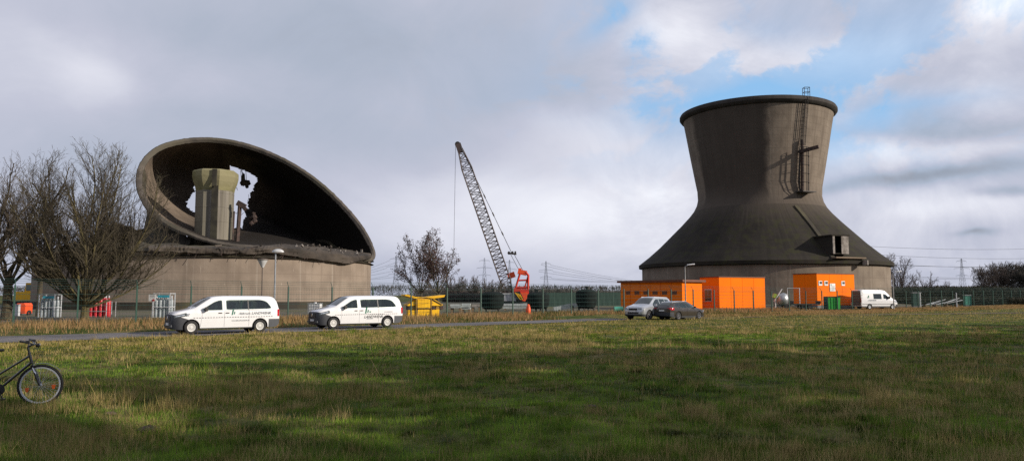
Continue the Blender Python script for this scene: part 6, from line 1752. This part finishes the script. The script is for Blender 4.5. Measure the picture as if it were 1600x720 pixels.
# two trees with hanging brown leaves
b, H_ = tree_at(684, 112, 362)
tree('leaf_hung_tree', b, H_, 7.4, 'right stem of the pair of dark trees still holding brown leaves left of the crane', 43, stems=8, twig_r=.02, base_h=.2, dens=.95, leaves=3800, leafm='brown_leaf', trunk_r=.2, maxang=50, group='pair of trees with brown leaves', up=.3, sway=.12)
b, H_ = tree_at(658, 114, 364)
tree('leaf_hung_tree', b, H_, 7.4, 'left stem of the pair of dark trees still holding brown leaves left of the crane', 52, stems=8, twig_r=.02, base_h=.2, dens=.95, leaves=3800, leafm='brown_leaf', trunk_r=.2, maxang=50, group='pair of trees with brown leaves', up=.3, sway=.12)
# bare trees far behind the yard
GR = 'bare trees far behind the yard'
far = []
def ftree(px, Y, ytop, sp_, seed, label, dens=1.1, st=11, tw=.035, **kw):
    b, H_ = tree_at(px, Y, ytop); far.append(tree('bare_tree', b, H_, sp_, label, seed, stems=st, mats=('twig_far', 'twig_far'), twig_r=tw, levels=2, base_h=.1, dens=dens * 1.35, group=GR, up=.5, trunk_r=.2, maxang=46, **kw))
ftree(716, 190, 431, 9, 61, 'low rounded bare tree just right of the leaf hung pair')
ftree(741, 200, 432, 8, 62, 'bare tree behind the left black tank, second right of the leaf hung pair')
ftree(765, 195, 434, 8, 63, 'bare tree behind the crane boom, above the left black tank')
ftree(786, 205, 438, 7, 64, 'small bare tree behind the boom foot')
ftree(700, 210, 436, 8, 65, 'small bare tree half behind the leaf hung pair')
ftree(1379, 172, 374, 6.2, 66, 'tall narrow bare tree rising behind the right edge of the standing tower', dens=.8, st=7, tw=.026)
ftree(1404, 166, 398, 7.0, 67, 'bare tree right of the standing tower beside the far lamp', dens=.85, st=8, tw=.026)
ftree(1414, 180, 418, 5.0, 70, 'low bare tree tucked behind the one beside the far lamp', dens=.8, st=7, tw=.026)
ftree(1444, 190, 421, 6.5, 68, 'low reddish bare shrub tree midway to the distant pylon', dens=.8, st=8)
ftree(1478, 230, 438, 5, 69, 'very low bare shrub left of the distant pylon', dens=.8, st=7)
ftree(940, 260, 447, 6, 71, 'low bare tree on the horizon above the right black tank')
ftree(905, 280, 449, 7, 72, 'low bare tree on the horizon between pylon and right black tank')
ftree(1542, 250, 410, 14, 73, 'round topped bare tree at the left end of the dark wood', dens=.9, st=9, tw=.04)
ftree(1568, 255, 407, 14, 74, 'second bare tree from the left end of the dark wood', dens=.9, st=9, tw=.04)

# dense far masses: many small leaf-sized and twig-sized faces
def mass(name, m_, boxes, n, size, label, cat, fill=None):
    n = int(n); P_, S_ = [], []
    tot = sum(b[6] for b in boxes)
    for (x0, x1, y0, y1, z0, zt, wgt) in boxes:
        k = int(n * wgt / tot); x = rng.uniform(x0, x1, k); y = rng.uniform(y0, y1, k)
        top = zt * (.55 + .65 * fbm(x * 1.0, y * .6, max(3, (x1 - x0) / 9), 5 + int(abs(x0)) % 40)) if callable(zt) is False else zt(x)
        z = z0 + (top - z0) * rng.random(k) ** .55
        g = gz_np(x, y)[0]; P_.append(np.stack([x, y, z + g], -1))
    P_ = np.concatenate(P_); k = len(P_)
    a = rng.normal(size=(k, 3)); a[:, 2] *= 2.4; a /= np.linalg.norm(a, axis=1, keepdims=True); b_ = np.cross(a, rng.normal(size=(k, 3))); b_ /= np.linalg.norm(b_, axis=1, keepdims=True)
    s = size * rng.uniform(.5, 1.4, (k, 1)); v = np.stack([P_ - a * s, P_ + b_ * s * .17, P_ + a * s], 1).astype(np.float32)
    me = bpy.data.meshes.new(name); me.vertices.add(k * 3); me.vertices.foreach_set('co', v.reshape(-1)); me.loops.add(k * 3); me.loops.foreach_set('vertex_index', np.arange(k * 3, dtype=np.int32)); me.polygons.add(k); me.polygons.foreach_set('loop_start', np.arange(0, k * 3, 3, dtype=np.int32)); me.update(calc_edges=True)
    me.materials.append(M[m_]); o = bpy.data.objects.new(name, me); COL.objects.link(o); tag(o, label, cat, kind='stuff'); return o
def X_at(px, Y): return (px - 800) * Y / (F / cp)
# wood on the right
mass('distant_wood', 'farwood', [(X_at(1516, 290), X_at(2150, 260), 250, 290, 0, 12.5, 1.7), (X_at(1575, 252), X_at(2100, 240), 236, 252, 0, 11.0, 1.2)], 150000, .80, 'dense dark leafless wood on the horizon at the right', 'wood')
# rough scrub and hedge behind the yard
mass('scrub', 'hedge', [(X_at(1398, 150), X_at(2000, 150), 146, 160, 0, 3.0, 1.0), (X_at(1398, 128), X_at(1900, 128), 124, 132, 0, 1.1, .5)], 140000, .34, 'dark green brown scrub along the far side of the yard on the right', 'scrub')
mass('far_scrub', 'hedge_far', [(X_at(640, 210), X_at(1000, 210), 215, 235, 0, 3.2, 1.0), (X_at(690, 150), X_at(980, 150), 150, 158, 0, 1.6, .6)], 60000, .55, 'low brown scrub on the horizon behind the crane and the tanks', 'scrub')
mass('far_tree_belt', 'farwood', [(X_at(-700, 600), X_at(2700, 600), 590, 640, 0, 9, 1.0)], 46000, 1.8, 'thin dark belt of far-off trees along the horizon', 'trees')

# unseen wood added at right to keep low sun off the near field
def shade_wood():
    e0 = Vector((56.0, 11.2)); ed = Vector((.832, .555)); en = Vector((.555, -.832))
    mb = MB()
    k = 11000; pts = []
    for row, off in enumerate((0, 8)):
        s = -31.0
        while s < 62:
            c = e0 + ed * (s + random.uniform(-1, 1)) + en * (off + random.uniform(-1, 1)); h = random.uniform(21.5, 25.5); r = random.uniform(3.4, 4.8)
            pts.append((c.x, c.y, h, r)); s += 5.6
    V_ = []
    for (x, y, h, r) in pts:
        if y < -90: continue
        n = 300
        t_ = rng.random(n) ** .7; z = .8 + (h - .8) * (1 - t_); rad = r * (.25 + .85 * np.sqrt(np.clip(t_, 0, 1))) * np.sqrt(rng.random(n)); a = rng.random(n) * 6.283
        V_.append(np.stack([x + rad * np.cos(a), y + rad * np.sin(a), z], -1))
        mb.tube((x, y, -.2), (x, y, h * .8), .22, .06, n=5)
    P_ = np.concatenate(V_); k = len(P_)
    a = rng.normal(size=(k, 3)); a /= np.linalg.norm(a, axis=1, keepdims=True); b_ = np.cross(a, rng.normal(size=(k, 3))); b_ /= np.linalg.norm(b_, axis=1, keepdims=True)
    s = 1.0 * rng.uniform(.6, 1.3, (k, 1)); v = np.stack([P_ - a * s, P_ + b_ * s * .8, P_ + a * s, P_ - b_ * s * .8], 1)
    base = len(mb.v); mb.v += [tuple(q) for q in v.reshape(-1, 3).tolist()]; mb.f += [(base + 4 * i, base + 4 * i + 1, base + 4 * i + 2, base + 4 * i + 3) for i in range(k)]; mb.m += [0] * k
    o = mb.build('added_shade_wood', M['evergreen'], fixn=False); tag(o, 'evergreen wood added out of view on the right to shade the near field', 'wood', kind='stuff')
shade_wood()
# ================================================================== SKY AND SUN
SUN_AZ = math.atan2(.95, -.31); SUN_EL = R(22)
w = bpy.data.worlds.new('World'); SC.world = w; w.use_nodes = True
w.cycles.sampling_method = 'MANUAL'; w.cycles.sample_map_resolution = 256
nt = w.node_tree; N = nt.nodes; L = nt.links
for n_ in list(N): N.remove(n_)
out = N.new('ShaderNodeOutputWorld'); bg = N.new('ShaderNodeBackground')
bg.inputs['Strength'].default_value = 0.109
sky = N.new('ShaderNodeTexSky'); sky.sky_type = 'NISHITA'; sky.sun_disc = False
sky.sun_elevation = SUN_EL; sky.sun_rotation = SUN_AZ; sky.altitude = 50; sky.air_density = 1.0; sky.dust_density = 0.6; sky.ozone_density = 2.0
tc = N.new('ShaderNodeTexCoord'); nrm = N.new('ShaderNodeVectorMath'); nrm.operation = 'NORMALIZE'
L.new(tc.outputs['Generated'], nrm.inputs[0])
sx = N.new('ShaderNodeSeparateXYZ'); L.new(nrm.outputs[0], sx.inputs[0])
def mth(op, a, b=None, c=None, clamp=False):
    m = N.new('ShaderNodeMath'); m.operation = op; m.use_clamp = clamp
    for i, v in enumerate((a, b, c)):
        if v is None: continue
        if isinstance(v, (int, float)): m.inputs[i].default_value = v
        else: L.new(v, m.inputs[i])
    return m.outputs[0]
AZ = mth('ARCTAN2', sx.outputs['X'], sx.outputs['Y']); EL = mth('ARCSINE', sx.outputs['Z'])
def vec(a, b, c=0.0):
    v = N.new('ShaderNodeCombineXYZ')
    for i, q in enumerate((a, b, c)):
        if isinstance(q, (int, float)): v.inputs[i].default_value = q
        else: L.new(q, v.inputs[i])
    return v.outputs[0]
def noise(sa, se, scale, det, seed, dist=0.0, rough=.5, lac=2.0):
    n = N.new('ShaderNodeTexNoise'); n.inputs['Scale'].default_value = scale; n.inputs['Detail'].default_value = det
    n.inputs['Distortion'].default_value = dist; n.inputs['Roughness'].default_value = rough
    L.new(vec(mth('MULTIPLY', AZ, sa), mth('MULTIPLY', EL, se), seed), n.inputs['Vector']); return n.outputs['Fac']
def mapr(f, lo, hi, a=0.0, b=1.0):
    r = N.new('ShaderNodeMapRange'); r.interpolation_type = 'SMOOTHSTEP'
    for i, q in enumerate((lo, hi, a, b)): r.inputs[i + 1].default_value = q
    L.new(f, r.inputs[0]); return r.outputs[0]
wob = mth('MULTIPLY_ADD', noise(1, 1.6, 5.0, 5, 31.0), .10, -.05)
wob2 = mth('MULTIPLY_ADD', noise(1, 1.6, 5.0, 5, 77.0), .08, -.04)
AZw = mth('ADD', AZ, wob); ELw = mth('ADD', EL, wob2)
def blob(px, py, rx, ry, amp, tilt=0.0):            # a soft patch of sky at a compass bearing and height
    d = ray(px, py); a = math.atan2(d.x, d.y); e = math.atan2(d.z, math.hypot(d.x, d.y))
    da = mth('SUBTRACT', AZw, a); de = mth('SUBTRACT', ELw, e)
    c, s = math.cos(tilt), math.sin(tilt)
    u = mth('ADD', mth('MULTIPLY', da, c), mth('MULTIPLY', de, s)); v = mth('SUBTRACT', mth('MULTIPLY', de, c), mth('MULTIPLY', da, s))
    q = mth('ADD', mth('POWER', mth('DIVIDE', u, rx / 1200.0), 2), mth('POWER', mth('DIVIDE', v, ry / 1200.0), 2))
    return mth('MULTIPLY', mth('EXPONENT', mth('MULTIPLY', q, -1.0)), amp)
def total(items):
    t = items[0]
    for i in items[1:]: t = mth('ADD', t, i)
    return t
# openings where blue shows: a thin broad veil over the right half with deeper gaps in it
right = mapr(AZ, R(2), R(12))
veil = total([blob(1270, 120, 340, 105, .72), blob(960, 70, 70, 90, .45)])
gaps = total([blob(943, 30, 20, 60, .75, R(-55)), blob(990, 75, 30, 40, .35, R(-40)), blob(1140, 168, 190, 24, .50), blob(1375, 184, 90, 20, 1.0, R(10)), blob(1230, 30, 60, 36, .40), blob(1340, 236, 60, 14, .35), blob(1010, 205, 70, 20, .25), blob(1490, 150, 80, 14, .35)])
breakup = noise(1, 1.3, 6.0, 7, 5.0, .35, .6)
puff = mapr(breakup, .455, .545)
hole = mth('ADD', mth('MULTIPLY', veil, puff), mth('MULTIPLY', gaps, mth('MULTIPLY_ADD', breakup, 2.0, -.15)), None, True)
hole = mth('MULTIPLY', hole, .95)
# light and shade of the cloud sheet: smooth on the left, billowing on the right
base = noise(1, 1.3, 2.0, 5, 12.0, .2, .5)
bill = noise(1, 1.4, 5.5, 8, 44.0, .5, .62)
amp = mth('MULTIPLY_ADD', right, .55, .22)
br = total([mth('MULTIPLY_ADD', base, .44, .22), mth('MULTIPLY', mth('SUBTRACT', bill, .5), amp)])
lights = total([blob(1000, 345, 330, 90, .30), blob(1060, 60, 100, 60, .26), blob(1580, 10, 60, 40, .45), blob(1430, 228, 160, 20, .26), blob(140, 120, 75, 36, .17, R(-25)), blob(930, 215, 130, 50, .16), blob(1520, 325, 120, 24, .20), blob(1300, 80, 90, 34, .22), blob(720, 310, 180, 50, .14), blob(1550, 150, 70, 40, .14), blob(880, 180, 60, 20, .08), blob(1160, 110, 60, 30, .12)])
darks = total([blob(1430, 274, 130, 13, .42, R(4)), blob(1520, 382, 20, 6, .3), blob(1580, 303, 36, 8, .28), blob(650, 60, 260, 70, .08), blob(60, 260, 220, 70, .10), blob(300, 190, 200, 40, .05), blob(700, 430, 330, 40, .10), blob(1500, 190, 90, 14, .14), blob(800, 140, 160, 60, .07), blob(1200, 200, 60, 12, .10), blob(230, 40, 160, 30, .05)])
br = mth('SUBTRACT', mth('ADD', br, lights), darks)
cr = N.new('ShaderNodeValToRGB'); L.new(br, cr.inputs['Fac'])
e = cr.color_ramp.elements
e[0].position = .10; e[0].color = (2.9, 3.15, 3.75, 1)
e[1].position = .95; e[1].color = (9.6, 9.8, 10.2, 1)
for pos, c in ((.30, (3.75, 4.2, 5.15)), (.46, (4.75, 4.95, 5.95)), (.66, (6.6, 6.7, 7.5))):
    x = cr.color_ramp.elements.new(pos); x.color = (c[0], c[1], c[2], 1)
# open sky
skc = N.new('ShaderNodeMixRGB'); skc.blend_type = 'MIX'; skc.inputs['Fac'].default_value = 0.75
L.new(sky.outputs['Color'], skc.inputs['Color1']); skc.inputs['Color2'].default_value = (2.6, 5.4, 8.8, 1)
away = mapr(mth('ABSOLUTE', AZ), R(50), R(105), 1.0, .85)
high = mapr(EL, R(30), R(60), 1.0, .9)
shade = N.new('ShaderNodeVectorMath'); shade.operation = 'SCALE'; L.new(cr.outputs['Color'], shade.inputs[0]); L.new(mth('MULTIPLY', away, high), shade.inputs['Scale'])
mx = N.new('ShaderNodeMixRGB'); L.new(hole, mx.inputs['Fac']); L.new(shade.outputs[0], mx.inputs['Color1']); L.new(skc.outputs['Color'], mx.inputs['Color2'])
L.new(mx.outputs['Color'], bg.inputs['Color']); L.new(bg.outputs[0], out.inputs[0])

sl = bpy.data.lights.new('sun', 'SUN'); sl.energy = 4.8; sl.angle = R(0.53); sl.color = (1.0, .90, .78)
so = bpy.data.objects.new('sun', sl); COL.objects.link(so)
sdir = Vector((math.sin(SUN_AZ) * math.cos(SUN_EL), math.cos(SUN_AZ) * math.cos(SUN_EL), math.sin(SUN_EL)))
so.rotation_euler = (-sdir).to_track_quat('-Z', 'Y').to_euler(); so.location = sdir * 100

SC.view_settings.view_transform = 'Standard'; SC.view_settings.look = 'None'; SC.view_settings.exposure = 0.06; SC.view_settings.gamma = 1
SC.view_settings.use_curve_mapping = False
SC.cycles.use_denoising = False
SC.cycles.max_bounces = 6; SC.cycles.diffuse_bounces = 3; SC.cycles.glossy_bounces = 3; SC.cycles.transparent_max_bounces = 8
for o in list(bpy.data.objects):
    if '_loc' in o: del o['_loc']
